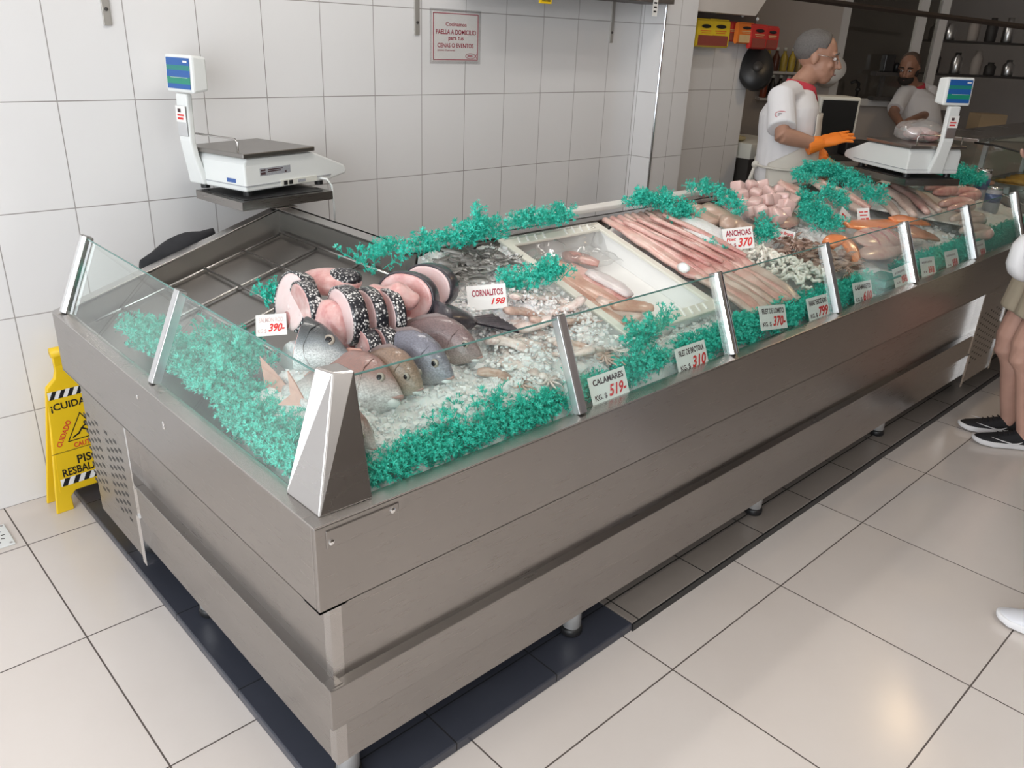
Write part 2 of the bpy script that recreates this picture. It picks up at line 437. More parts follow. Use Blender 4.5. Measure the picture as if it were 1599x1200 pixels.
# rims
b = MB()
b.bb(-.001, XF, -.001, i0, ZR-0.0038, ZR)
cpart(b, 'front_rim', M['steel_rim'], bevel=0.001)
cpart(MB().bb(-.001, i0, i0, YE, ZR-0.0038, ZR), 'side_rim', M['steel_rim'], bevel=0.001)
cpart(MB().bb(i1, xi, i1, D, ZT-0.01, ZT), 'back_rim', M['steel_rim'], bevel=0.002)
cpart(MB().bb(i1, D, D, YE, ZT-0.01, ZT), 'back_rim', M['steel_rim'], bevel=0.002)
b = MB(); b.prism([(0.0, yi, ZR-0.006), (0.0, yi, ZR), (i1, yi, ZT), (D, yi, ZT), (D, yi, ZT-0.008), (i1, yi, ZT-0.008)], (0, YE-yi, 0))
cpart(b, 'end_rim', M['steel_rim'], bevel=0.002)
b = MB(); b.prism([(xi, 0.0, ZR-0.006), (xi, 0.0, ZR), (xi, i1, ZT), (xi, D, ZT), (xi, D, ZT-0.008), (xi, i1, ZT-0.008)], (XF-xi, 0, 0))
cpart(b, 'end_rim', M['steel_rim'], bevel=0.002)
# bolted patch on the front apron by the corner
b = MB(); b.bb(0.022, 0.185, -0.0025, 0.001, 0.765, 0.805)
pl = cpart(b, 'patch_plate', M['steel'], bevel=0.002)
for x, z in ((0.032, 0.778), (0.17, 0.792)):
    MB().lathe([(0.006, 0), (0.006, 0.002), (0.003, 0.0035)], (x, -0.0025, z), 10, M=Matrix.Rotation(PI/2, 3, 'X')).build('screw', M['chrome'], pl)
for y, z in ((0.86, 0.775), (0.70, 0.762), (0.70, 0.752)):
    o = MB().lathe([(0.006, 0), (0.006, 0.002), (0.003, 0.0035)], (0.0, y, z), 10, M=Matrix.Rotation(-PI/2, 3, 'Y')).build('screw', M['chrome'], ct); o.location = (0, 0, -0.03)
# feet
for x, y in ((0.11, 0.115), (0.88, 0.115), (1.90, 0.125), (2.955, 0.125), (3.985, 0.125), (0.115, 0.875), (0.115, 1.42)):
    f = MB().lathe([(0.028, 0.03), (0.028, 0.25)], (x, y, 0), 20).build('foot', M['leg'], ct, True); f.location = (0, 0, -0.03)
    MB().lathe([(0.030, 0.031), (0.033, 0.036), (0.033, 0.05), (0.029, 0.058)], (x, y, 0), 20).build('rubber_tip', M['black'], f, True)
# corner post: tapering folded steel cover
A0, A1, A2 = Vector((0.024, 0.024, ZR)), Vector((0.140, 0.021, ZR)), Vector((0.022, 0.143, ZR))
T0 = Vector((0.127, 0.123, 1.052)); T1 = Vector((0.150, 0.105, 1.054)); T2 = Vector((0.105, 0.150, 1.058))
T1 = Vector((0.165, 0.108, 1.052)); T2 = Vector((0.110, 0.160, 1.056))
Bk, Tk = Vector((0.14, 0.14, ZR)), Vector((0.16, 0.16, 1.054))
b = MB(); b.add([A0, A1, Bk, A2, T0, T1, Tk, T2], [(0, 1, 5, 4), (3, 0, 4, 7), (1, 2, 6, 5), (2, 3, 7, 6), (4, 5, 6, 7), (3, 2, 1, 0)])
cpart(b, 'corner_post', M['steel_rim'], bevel=0.003)
# leaning glass
LE = 0.092; GH = 0.217; G0 = 0.030          # inward lean over height
gt = 0.006
def gpane(name, a0, a1, wing):
    b = MB()
    n = Vector((0, -GH, LE)).normalized() if wing == 'f' else Vector((-GH, 0, LE)).normalized()
    if wing == 'f': q = [(a0, G0, ZR), (a1, G0, ZR), (a1, G0+LE, ZR+GH), (a0 if a0 > 0.5 else a0+0.035, G0+LE, ZR+GH)]
    else: q = [(G0, a0, ZR), (G0, a1, ZR), (G0+LE, a1, ZR+GH), (G0+LE, a0 if a0 > 0.5 else a0+0.035, ZR+GH)]
    b.prism(q, -n*gt)
    o = cpart(b, name, M['glass'])
    # polished top edge
    e = MB(); e.tube([Vector(q[3])+n*0.0, Vector(q[2])], 0.0022, 6)
    e.build('glass_edge', M['glass_edge'], o)
posts = [0.745, 1.404, 2.06, 2.70, 3.36, 4.0, 4.655]
xs = [0.135]+posts
for k in range(len(xs)-1): gpane('glass_pane', xs[k]+(0 if k == 0 else 0.004), xs[k+1]-0.004, 'f')
ys = [0.14, 0.82, 1.505]
for k in range(2): gpane('glass_pane', ys[k]+(0 if k == 0 else 0.004), ys[k+1]-0.004, 's')
def gpost(c, wing, round_):
    b = MB()
    lean = Vector((0, LE, GH)).normalized() if wing == 'f' else Vector((LE, 0, GH)).normalized()
    out = Vector((0, -GH, LE)).normalized() if wing == 'f' else Vector((-GH, 0, LE)).normalized()
    side = Vector((1, 0, 0)) if wing == 'f' else Vector((0, 1, 0))
    p = Vector((c, G0, ZR)) if wing == 'f' else Vector((G0, c, ZR))
    L = math.hypot(LE, GH)+0.006
    R = frame(side, out, lean)
    if round_:
        n = 14; prof = [(0.017*math.cos(PI*k/(n-1)), 0.004+0.016*math.sin(PI*k/(n-1))) for k in range(n)]+[(-0.017, -0.014), (0.017, -0.014)]
    else:
        prof = [(0.014, -0.012), (0.014, 0.010), (0.009, 0.012), (-0.009, 0.012), (-0.014, 0.010), (-0.014, -0.012)]
    b.prism([p+R @ Vector((x, y, 0)) for x, y in prof], lean*L)
    o = cpart(b, 'glass_post', M['chrome'] if round_ else M['alu'], False, 0.001)
    e = MB(); e.prism([p+R @ Vector((x*0.9, y*0.9, L)) for x, y in prof], lean*0.002); e.build('post_cap', M['steel_in'], o)
for k, x in enumerate(posts): gpost(x, 'f', k % 2 == 1)
gpost(0.82, 's', False); gpost(1.505, 's', True)
# ------------------------------------------------------------------ goods on the deck
rnd = random.Random(7)
def deckp(u, v, h=0.0):
    """where the sight line meets the hipped display surface raised by h"""
    d = ray(u, v); best = 0
    for n in (Vector((0, -SL, 1)), Vector((-SL, 0, 1))):
        t = (0.83+h-n.dot(CAM))/n.dot(d)
        if t > best and n.dot(d) < 0: best = t
    return CAM+d*best
def nz(x, y, s, seed=0): return noise.noise(Vector((x*s+seed*7.3, y*s-seed*3.1, seed*1.7)))

t = NT('crushed_ice'); t.setp(Roughness=0.32, IOR=1.31)
c = t.pos(); n1 = t.noise(60, 5, c, 0.65); n2 = t.noise(14, 3, c)
t.base(t.mix(n2, (0.90, 0.93, 0.94, 1), (0.98, 0.98, 0.98, 1)))
t.p.inputs['Subsurface Weight'].default_value = 0.5
t.p.inputs['Subsurface Radius'].default_value = (0.02, 0.03, 0.035)
t.p.inputs['Subsurface Scale'].default_value = 0.5
t.bump(n1, 0.55, 0.012)
M['ice'] = t.mat
t = NT('ice_chip'); t.setp(Roughness=0.25, IOR=1.31)
t.base(t.mix(t.noise(30, 2, t.pos()), (0.90, 0.93, 0.94, 1), (0.97, 0.98, 0.98, 1)))
t.p.inputs['Transmission Weight'].default_value = 0.0
t.p.inputs['Subsurface Weight'].default_value = 0.5; t.p.inputs['Subsurface Radius'].default_value = (0.02, 0.03, 0.035); t.p.inputs['Subsurface Scale'].default_value = 0.4
M['ice_chip'] = t.mat

def ice_top(x, y):
    d = min(x, y)
    base = 0.83+SL*d-0.012
    base -= 0.9*max(0, .115-d)
    if x > 1.08: base -= 0.012
    if x > 1.60: base -= 0.016
    if 1.08 < x < 1.585 and 0.195 < y < 0.80: base = min(base, 0.742+0.3*d)   # hollow under the crate
    z = base+0.018*nz(x, y, 9, 1)+0.012*nz(x, y, 22, 2)+0.007*nz(x, y, 55, 3)
    # mounds
    for mx, my, r, h in ((0.50, 0.19, 0.14, 0.015), (0.74, 0.19, 0.12, 0.030), (0.93, 0.19, 0.12, 0.035), (1.12, 0.15, 0.09, 0.025), (1.00, 0.30, 0.16, 0.025), (0.92, 0.45, 0.14, 0.03), (2.02, 0.50, 0.12, 0.075), (2.63, 0.42, 0.10, 0.03), (1.05, 0.62, 0.12, 0.03), (0.70, 0.68, 0.12, 0.02)):
        q = ((x-mx)**2+(y-my)**2)/(r*r)
        if q < 1: z += h*(1-q)**1.5
    # sinks to the bare steel along the wing
    lim = 0.66+0.10*nz(x, y, 6, 5)-(0.12 if x < 0.30 else 0)
    if x < 0.80 and y > lim: z -= min(0.22, (y-lim)*1.3)
    return z
b = MB()
b.grid(lambda a, c: (lambda x, y: (x, y, ice_top(x, y)))(0.048+a*4.60, 0.048+c*0.702), 440, 70)
def chip(b, p, s):
    R = Matrix.Rotation(rnd.uniform(0, 6.28), 3, 'Z') @ Matrix.Rotation(rnd.uniform(0, 3.1), 3, 'X')
    sx, sy, sz = s*rnd.uniform(.7, 1.3), s*rnd.uniform(.6, 1.1), s*rnd.uniform(.4, .9)
    vs = [R @ Vector((x*sx*rnd.uniform(.6, 1), y*sy*rnd.uniform(.6, 1), z*sz*rnd.uniform(.6, 1)))+p for x in (-1, 1) for y in (-1, 1) for z in (-1, 1)]
    b.add(vs, [(0, 1, 3, 2), (4, 6, 7, 5), (0, 4, 5, 1), (2, 3, 7, 6), (0, 2, 6, 4), (1, 5, 7, 3)], 1)
def chips(x0, x1, y0, y1, n, s0=0.003, s1=0.008):
    for _ in range(n):
        x, y = rnd.uniform(x0, x1), rnd.uniform(y0, y1)
        if 1.08 < x < 1.585 and y > 0.195: continue
        if x < 0.80 and y > 0.62: continue
        chip(b, Vector((x, y, ice_top(x, y)+rnd.uniform(-0.002, 0.004))), rnd.uniform(s0, s1)*rnd.choice((.7, .8, 1, 1.25)))
chips(0.15, 0.62, 0.08, 0.30, 900); chips(0.60, 1.10, 0.09, 0.62, 1500); chips(1.08, 1.60, 0.09, 0.20, 420)
chips(0.65, 1.08, 0.55, 0.74, 300); chips(0.08, 0.30, 0.15, 0.60, 260); chips(1.9, 2.15, 0.40, 0.62, 120, .004, .008)
chips(2.35, 2.75, 0.30, 0.52, 240, .006, .016); chips(2.9, 3.9, 0.08, 0.35, 260, .006, .014); chips(1.6, 2.5, 0.08, 0.2, 200)
for _ in range(60):
    x, y = rnd.uniform(0.3, 1.1), rnd.uniform(0.1, 0.4)
    chip(b, Vector((x, y, ice_top(x, y)+0.004)), rnd.uniform(0.009, 0.015))
o = b.build('crushed_ice', [M['ice'], M['ice_chip']], None, False)
for p_ in o.data.polygons:
    if p_.material_index == 0: p_.use_smooth = True
tag(o, 'bed of white crushed ice along the whole display deck', 'ice', kind='stuff')

# teal plastic seaweed
t = NT('teal_plastic'); t.setp(Roughness=0.36)
t.base(t.mix(t.noise(25, 2, t.pos()), (0.015, 0.47, 0.36, 1), (0.07, 0.72, 0.57, 1)))
t.p.inputs['Subsurface Weight'].default_value = 0.0
M['weed'] = t.mat
def sprig_template(seed):
    r = random.Random(seed); b = MB()
    H = 0.050
    stem = [Vector((0, 0, 0))]
    dirn = Vector((r.uniform(-.2, .2), r.uniform(-.2, .2), 1)).normalized()
    for k in range(3):
        dirn = (dirn+Vector((r.uniform(-.35, .35), r.uniform(-.35, .35), 0))).normalized()
        stem.append(stem[-1]+dirn*H/3)
    def star(p, d, s):
        a = d.cross(Vector((.3, .8, .2))).normalized(); c = d.cross(a)
        for q in range(5):
            ang = q*2*PI/5+r.uniform(-.2, .2)
            e = (d*0.55+a*math.cos(ang)*.8+c*math.sin(ang)*.8).normalized()*s
            w = e.cross(d).normalized()*s*0.12
            b.add([p-w, p+w, p+e*0.6+w*1.2, p+e, p+e*0.6-w*1.2], [(0, 1, 2, 3, 4)])
    b.tube(stem, [.0013, .0012, .001, .0008], 3, False)
    star(stem[-1], dirn, 0.0085)
    for k in range(8):
        f = r.uniform(.2, .95)*3; i = min(2, int(f)); p = stem[i].lerp(stem[i+1], f-i)
        a = r.uniform(0, 2*PI)
        d = Vector((math.cos(a), math.sin(a), r.uniform(.2, 1.1))).normalized()
        q = p+d*r.uniform(.010, .022)
        b.tube([p, q], [.0010, .0008], 3, False)
        star(q, d, r.uniform(.006, .010))
        d2 = (d+Vector((r.uniform(-1, 1), r.uniform(-1, 1), r.uniform(0, 1)))).normalized()
        b.tube([p.lerp(q, .5), p.lerp(q, .5)+d2*.012], [.0008, .0007], 3, False)
        star(p.lerp(q, .5)+d2*.012, d2, .006)
    return b
SPR = [sprig_template(k) for k in range(6)]
SPR_NP = [np.array([tuple(v) for v in q.v]) for q in SPR]
def weed(label, blobs, lean=(0, 0, 0), sc=1.0, group='teal plastic seaweed clumps'):
    """blobs: list of (centre, (rx, ry, rz), sprigs); every clump one tangle of sprigs"""
    b = MB()
    for cpt, rad, n in blobs:
        cpt = Vector(cpt)
        for _ in range(n):
            a = rnd.uniform(0, 2*PI); rr = math.sqrt(rnd.random())
            off = Vector((rad[0]*rr*math.cos(a), rad[1]*rr*math.sin(a), rad[2]*rnd.uniform(-.6, .8)*(1-rr*.5)))
            up = Vector((off.x/max(rad[0], .02)*.7, off.y/max(rad[1], .02)*.7, 1))+Vector(lean)+Vector((rnd.uniform(-.5, .5), rnd.uniform(-.5, .5), 0))
            R = up.to_track_quat('Z', 'Y').to_matrix() @ Matrix.Rotation(rnd.uniform(0, 6.28), 3, 'Z')
            k = rnd.randrange(len(SPR)); s = sc*rnd.uniform(.75, 1.2)
            vs = (SPR_NP[k]*s) @ np.array(R).T + np.array(cpt+off)
            # nothing pokes through the leaning glass: the sprigs are pressed against it
            g = G0+LE*(vs[:, 2]-ZR)/GH+.014
            if cpt.y < .25: vs[:, 1] += max(0, float((g-vs[:, 1]).max()))
            if cpt.x < .25: vs[:, 0] += max(0, float((g-vs[:, 0]).max()))
            b.add(vs.tolist(), SPR[k].f)
    o = b.build('plastic_seaweed', M['weed'])
    return tag(o, label, 'seaweed decoration', group)
def along(pts, rad, dens):
    """blobs along a polyline of points"""
    out = []
    for a, c in zip(pts, pts[1:]):
        a, c = Vector(a), Vector(c); n = max(1, int((c-a).length/0.03))
        for k in range(n): out.append((a.lerp(c, (k+.5)/n), rad, dens))
    return out
# along the glass of the short wing and of the corner
weed('teal plastic seaweed tangle behind the glass of the short wing beside the wire rack', along([(0.13, 1.20, 0.82), (0.125, 0.84, 0.82)], (0.05, 0.03, 0.03), 12), (.15, 0, 0))
weed('teal plastic seaweed between the bare glass post of the short wing and the fish tail', along([(0.125, 0.84, 0.83), (0.115, 0.17, 0.815)], (0.045, 0.03, 0.04), 19)+along([(0.09, 0.50, 0.80), (0.085, 0.16, 0.80)], (0.035, 0.03, 0.03), 16)+along([(0.20, 0.86, 0.87), (0.18, 0.60, 0.87)], (0.06, 0.04, 0.035), 14), (.15, 0, 0))
weed('teal plastic seaweed at the front glass from steel corner post to first glass post', along([(0.17, 0.09, 0.80), (0.73, 0.09, 0.80)], (0.03, 0.035, 0.034), 20)+along([(0.40, 0.11, 0.83), (0.60, 0.12, 0.84)], (0.03, 0.03, 0.02), 5), (0, .1, 0))
# ------------------------------------------------------------------ whole fish, head and steaks
def fish_mat(name, back, flank, belly, zlo, zhi, scale=220, rough=0.28):
    t = NT(name); t.setp(Roughness=rough)
    c = t.coord(); sx = t.node('ShaderNodeSeparateXYZ'); t.link(c, sx.inputs[0])
    f = t.math('DIVIDE', t.math('SUBTRACT', sx.outputs[2], zlo), zhi-zlo)
    f = t.math('ADD', f, t.math('MULTIPLY', t.math('SUBTRACT', t.noise(18, 3, c), 0.5), 0.35))
    col = t.ramp(f, [(0.0, belly), (0.30, belly), (0.52, flank), (0.80, back), (1.0, back)])
    v = t.node('ShaderNodeTexVoronoi'); v.inputs['Scale'].default_value = scale
    t.link(t.mapping(c, (1, 1, 1.3)), v.inputs['Vector'])
    t.base(t.mix(t.math('MULTIPLY', v.outputs['Distance'], 0.62), col, tuple(q*0.28 for q in flank[:3])+(1,)))
    t.bump(v.outputs['Distance'], 0.3, 0.002)
    t.p.inputs['Coat Weight'].default_value = 0.35; t.p.inputs['Coat Roughness'].default_value = 0.12
    return t.mat
M['eye_white'] = plain('fish_eye_ring', (0.36, 0.31, 0.26, 1), 0.2, coat=.6)
M['pupil'] = plain('fish_pupil', (0.012, 0.012, 0.015, 1), 0.08)
M['lip'] = plain('fish_lip', (0.50, 0.30, 0.27, 1), 0.3)
M['jaw'] = plain('fish_jaw', (0.84, 0.84, 0.83, 1), 0.3, coat=0.5)
M['fin'] = plain('fin', (0.26, 0.20, 0.19, 1), 0.4, var=0.15, scale=60)
M['fin_red'] = plain('reddish_fin', (0.55, 0.30, 0.24, 1), 0.4, var=0.2, scale=60)
TB = [(0, .05, .03, .16), (.03, .20, .16, .34), (.08, .40, .27, .55), (.14, .62, .36, .76), (.22, .83, .46, .92), (.32, .97, .54, 1.0), (.44, 1.0, .58, .98), (.58, .86, .52, .84), (.72, .60, .38, .60), (.84, .32, .22, .36), (.93, .19, .14, .20), (1.0, .17, .14, .12)]
def fish_ring(t_, L, H, Wd, n=22):
    for (a, c) in zip(TB, TB[1:]):
        if a[0] <= t_ <= c[0]:
            k = (t_-a[0])/(c[0]-a[0]); k2 = k
            q = [a[i]+(c[i]-a[i])*k2 for i in range(4)]; break
    zt, zb, w = q[1]*H*.62, q[2]*H*.66, q[3]*Wd/2
    out = []
    for i in range(n):
        an = 2*PI*i/n; s, co = math.sin(an), math.cos(an)
        y = w*math.copysign(abs(co)**0.85, co); z = (zt*math.copysign(abs(s)**1.0, s) if s > 0 else zb*s)
        out.append(Vector((-t_*L, y, z)))
    return out
def make_fish(label, snout, heading, up, L, H, Wd, mat, fin, cut=1.0, tail=True, cat='fish', name='sea_bream', eye=0.16, group=None):
    hd = Vector(heading).normalized(); up = Vector(up); up = (up-hd*up.dot(hd)).normalized(); sd = up.cross(hd)
    t = thing(name, label, cat, snout, 0, group)
    t.rotation_euler = frame(hd, sd, up).to_euler()
    ts = [0, .01, .03, .055, .08, .11, .14, .18, .22, .27, .32, .38, .44, .51, .58, .65, .72, .78, .84, .89, .93, .97, 1.0]
    ts = [q for q in ts if q < cut]+[cut]
    b = MB(); b.loft([fish_ring(q, L, H, Wd) for q in ts]); b.build('body', mat, t, True)
    # eyes
    for s_ in (-1, 1):
        te = 0.145; rg = fish_ring(te, L, H, Wd); p = Vector((-te*L, s_*rg[0].y*0.80, max(v.z for v in rg)*0.50))
        R = Matrix.Rotation(-s_*PI/2, 3, 'X')
        r = H*eye*0.52
        e = MB().lathe([(r, -r*.3), (r, r*.12), (r*.85, r*.28), (r*.6, r*.34)], p, 16, M=R).build('eye', M['eye_white'], t, True)
        MB().lathe([(r*.60, r*.30), (r*.5, r*.42), (r*.2, r*.47)], p, 14, M=R).build('pupil', M['pupil'], e, True)
    # mouth: lips round the snout and a pale lower jaw
    arc = [Vector((-(0.10*L)*(abs(k)/5)**1.5+0.004*L, k/5*Wd*0.21, -H*0.015-H*0.05*(abs(k)/5))) for k in range(-5, 6)]
    MB().tube(arc, [H*.016]+[H*.030]*9+[H*.016], 6).build('lip', M['lip'], t, True)
    MB().ball((-0.072*L, 0, -H*0.10), (0.062*L, Wd*0.20, H*0.070), 16, 8).build('lower_jaw', M['jaw'], t, True)
    # gill cover edge
    if cut > .3:
        for s_ in (-1, 1):
            g = []
            for k in range(9):
                an = -1.15+2.3*k/8; te = 0.285-0.045*abs(an)**1.5
                rg = fish_ring(te, L, H, Wd, 40)
                i = int(round((an/(2*PI))*40)) % 40
                q = rg[i].copy(); q.y *= s_*1.01
                g.append(q)
            MB().tube(g, [H*.008]+[H*.016]*7+[H*.008], 6).build('gill_cover', mat, t, True)
    if cut >= 1.0:
        def fin_sheet(nm, pts, th_, ax, fm):
            MB().prism([Vector(q)-Vector(ax)*th_/2 for q in pts], Vector(ax)*th_).build(nm, fm, t)
        top = [(-q*L, 0, max(v.z for v in fish_ring(q, L, H, Wd))-0.003) for q in (.34, .45, .58, .70, .80)]
        hi = [(-q*L-0.006, 0, max(v.z for v in fish_ring(q, L, H, Wd))+H*h_) for q, h_ in ((.82, .01), (.72, .035), (.60, .05), (.47, .06), (.37, .04))]
        fin_sheet('dorsal_fin', top+hi, 0.003, (0, 1, 0), fin)
        if tail:
            T = [(-.97*L, 0, H*.09), (-1.10*L, 0, H*.30), (-1.26*L, 0, H*.52), (-1.17*L, 0, H*.12), (-1.14*L, 0, 0), (-1.17*L, 0, -H*.12), (-1.26*L, 0, -H*.46), (-1.10*L, 0, -H*.26), (-.97*L, 0, -H*.09)]
            fin_sheet('tail_fin', T, 0.004, (0, 1, 0), fin)
        for s_ in (-1, 1):
            y = s_*(Wd*.47)
            P = [(-.31*L, y, -H*.10), (-.36*L, y*1.06, -H*.03), (-.50*L, y*1.08, -H*.12), (-.56*L, y*1.08, -H*.20), (-.48*L, y*1.06, -H*.21), (-.34*L, y, -H*.17)]
            fin_sheet('pectoral_fin', P, 0.002, (0, 1, 0), fin)
    else:
        rg = fish_ring(cut, L, H, Wd)
        MB().loft([[p+Vector((-0.0005, 0, 0)) for p in [q*0.93+Vector((-cut*L*.07, 0, 0)) for q in rg]], [p+Vector((-0.002, 0, 0)) for p in [q*0.90+Vector((-cut*L*.10, 0, 0)) for q in rg]]]).build('cut_face', M['flesh_pink'], t, True)
    return t
def flesh(name, a, c, scale=30, rough=0.3, stretch=(1, 1, 1), dark=None, coat=0.5):
    t = NT(name); t.setp(Roughness=rough)
    v = t.mapping(t.coord(), stretch)
    n1 = t.noise(scale, 4, v, 0.6)
    if dark: col = t.ramp(n1, [(0.25, dark), (0.45, a), (0.75, c)])
    else: col = t.mix(n1, a, c)
    t.base(col); t.bump(n1, 0.25, 0.004)
    t.p.inputs['Coat Weight'].default_value = coat; t.p.inputs['Coat Roughness'].default_value = 0.18
    t.p.inputs['Subsurface Weight'].default_value = 0.12; t.p.inputs['Subsurface Radius'].default_value = (0.02, 0.008, 0.006); t.p.inputs['Subsurface Scale'].default_value = 0.4
    return t.mat
M['flesh_pink'] = flesh('pink_flesh', (0.72, 0.40, 0.38, 1), (0.86, 0.66, 0.64, 1), 22, dark=(0.55, 0.20, 0.20, 1))
M['flesh_white'] = flesh('pale_flesh', (0.78, 0.54, 0.53, 1), (0.88, 0.73, 0.72, 1), 25)
# black and silver scaled skin
t = NT('scaled_skin'); t.setp(Roughness=0.28)
v = t.node('ShaderNodeTexVoronoi'); v.inputs['Scale'].default_value = 170; t.link(t.mapping(t.pos(), (1, 1, .75)), v.inputs['Vector'])
f = t.math('ADD', v.outputs['Distance'], t.math('MULTIPLY', t.math('SUBTRACT', t.noise(25, 3, t.pos()), .5), .8))
t.base(t.ramp(f, [(0.20, (0.80, 0.78, 0.76, 1)), (0.36, (0.35, 0.34, 0.34, 1)), (0.46, (0.02, 0.02, 0.026, 1)), (1.0, (0.012, 0.012, 0.018, 1))]))
t.bump(v.outputs['Distance'], 0.35, 0.003)
M['scales'] = t.mat
M['dark_skin'] = plain('dark_fish_skin', (0.045, 0.04, 0.05, 1), 0.3, var=0.5, scale=120, bump=0.3, coat=0.4)
m_red = fish_mat('red_bream', (0.36, 0.19, 0.16, 1), (0.70, 0.60, 0.58, 1), (0.92, 0.90, 0.90, 1), -0.05, 0.065)
m_brown = fish_mat('brown_bream', (0.33, 0.22, 0.16, 1), (0.46, 0.34, 0.26, 1), (0.70, 0.60, 0.52, 1), -0.05, 0.06)
m_grey = fish_mat('grey_bream', (0.24, 0.24, 0.29, 1), (0.36, 0.35, 0.40, 1), (0.60, 0.56, 0.56, 1), -0.055, 0.06)
m_mauve = fish_mat('mauve_bream', (0.26, 0.18, 0.18, 1), (0.40, 0.30, 0.29, 1), (0.62, 0.50, 0.46, 1), -0.05, 0.06)
m_head = fish_mat('dark_headed_fish', (0.035, 0.04, 0.045, 1), (0.30, 0.33, 0.35, 1), (0.84, 0.85, 0.85, 1), -0.05, 0.06, 300)
IR = Vector((math.cos(YAW), -math.sin(YAW), 0)); IA = Vector((math.sin(YAW), math.cos(YAW), 0))
# big bream: snout to the corner, flank turned up to the glass
sn = deckp(627, 618, 0.032); tl = atz(398, 612, 0.865)
hd = (sn-tl); 
make_fish('large silver and red-backed sea bream behind the steel corner post, reddish tail in the seaweed', sn, hd, Vector((0, 0, .80))+IA*.62, hd.length*0.80, 0.165, 0.090, m_red, M['fin_red'], eye=.135)
for lab, mu, mv, h, hdv, L, H, Wd, mm, roll in (
    ('brown sea bream with white lower jaw beside the large bream', 659, 606, .035, (.22, -.93, -.04), .21, .115, .070, m_brown, .10),
    ('blue-grey sea bream whose face is broad and grey, above the brown bream', 707, 588, .040, (.26, -.92, -.05), .27, .130, .075, m_grey, .12),
    ('mauve sea bream with orange eye below the scaly tail piece', 752, 556, .036, (.42, -.86, -.06), .27, .120, .072, m_mauve, .18)):
    make_fish(lab, deckp(mu, mv, h), hdv, Vector((0, 0, 1))+IA*roll, L, H, Wd, mm, M['fin'], tail=False)
make_fish('small reddish sea bream half hidden by the steel corner post', deckp(586, 700, .02), (.30, -.93, -.28), Vector((0, 0, 1))+IR*.4, .20, .085, .05, m_red, M['fin_red'], eye=.15)
# dark fish head in front of the steaks
make_fish('dark fish head with big round eye and silver cheek in front of the steaks', deckp(548, 560, .045), IR*.97-IA*.05+Vector((0, 0, -.10)), Vector((0, 0, .75))+IA*.65, .36, .135, .08, m_head, M['fin'], cut=.33, tail=False, name='bonito_head', cat='fish head', eye=.19)

def outline(w, h, n=28):
    out = []
    for i in range(n):
        a = -PI/2+2*PI*(i+.5)/n; s, c = math.sin(a), math.cos(a)
        out.append((w/2*math.copysign(abs(c)**.85, c), h/2*(s if s > 0 else s*.92)))
    return out
def steak(label, foot, normal, w, h, th_, skin, tilt=0.0, flesh_m=None):
    """thick cross-cut round standing on edge; skin wraps the rim, the belly slot is open"""
    n = Vector(normal).normalized(); up = (Vector((0, 0, 1))+n*tilt).normalized(); up = (up-n*up.dot(n)).normalized(); sd = up.cross(n)
    t = thing('fish_steak', label, 'fish steak', Vector(foot))
    R = frame(sd, n, up)
    P = lambda x, z, y: R @ Vector((x, y, z+h/2))
    ol = outline(w, h)
    b = MB(); rings = []
    for y, k in ((-th_/2, .86), (-th_/2*.98, .95), (-th_*.2, .985), (th_*.2, .985), (th_/2*.98, .95), (th_/2, .86)):
        rings.append([P(x*k, z*k, y) for x, z in ol])
    b.loft(rings)
    fl = b.build('flesh', flesh_m or M['flesh_pink'], t, True)
    # spine disc and belly slot on both faces
    for s_ in (-1, 1):
        MB().ball(P(0, -h*.06, s_*th_*.49), (w*.05, .004, h*.055), 10, 6, R).build('bone', M['flesh_white'], fl, True)
        MB().ball(P(0, -h*.30, s_*th_*.49), (w*.14, .003, h*.16), 12, 6, R).build('belly_cavity', M['flesh_cavity'], fl, True)
    b = MB(); rings = []
    m_ = len(ol)
    for i in range(2, m_-2):
        x, z = ol[i]; q = []
        for y, k in ((-th_*.49, .97), (-th_*.49, 1.03), (-th_*.3, 1.05), (th_*.3, 1.05), (th_*.49, 1.03), (th_*.49, .97)):
            q.append(P(x*k, z*k, y))
        rings.append(q)
    b.loft(rings); b.build('skin', skin, t, True)
    return t
M['flesh_cavity'] = flesh('dark_red_flesh', (0.40, 0.13, 0.13, 1), (0.60, 0.30, 0.28, 1), 40)
nS = (-.985, .17, 0)
for lab, u, v, w, h, th_, sk, nn, fm in (
    ('largest fish steak, pale face outward, leftmost of the cut fish', 472, 530, .165, .155, .036, M['scales'], (-.93, .05, .25), M['flesh_white']),
    ('second fish steak from the wire rack, tall strip of black scales', 500, 536, .155, .140, .034, M['scales'], nS, None),
    ('tall fish steak at the middle of the cut fish behind the dark head', 566, 548, .165, .140, .038, M['scales'], nS, M['flesh_white']),
    ('fish steak third from the scaly tail piece in the upper row', 598, 535, .145, .120, .030, M['scales'], nS, M['flesh_white']),
    ('fish steak at the end of the upper row above the blue-grey bream', 627, 532, .135, .115, .028, M['scales'], nS, M['flesh_white']),
    ('small fish steak in the lower row beside the dark head', 588, 566, .09, .070, .032, M['scales'], nS, None),
    ('small fish steak in the lower row just above the brown bream', 614, 562, .09, .070, .032, M['scales'], nS, M['flesh_white']),
    ('broad fish steak with dark skin next to the tail piece', 655, 510, .16, .125, .036, M['dark_skin'], (-.80, -.40, .15), None),
    ('dark-skinned fish steak leaning behind the broad one by the tail piece', 690, 488, .15, .115, .040, M['dark_skin'], (-.85, -.30, .1), M['flesh_white'])):
    p = deckp(u, v, 0.0)
    steak(lab, p+Vector((0, w*.36, 0)), nn, w, h, th_, sk, -.05, fm)
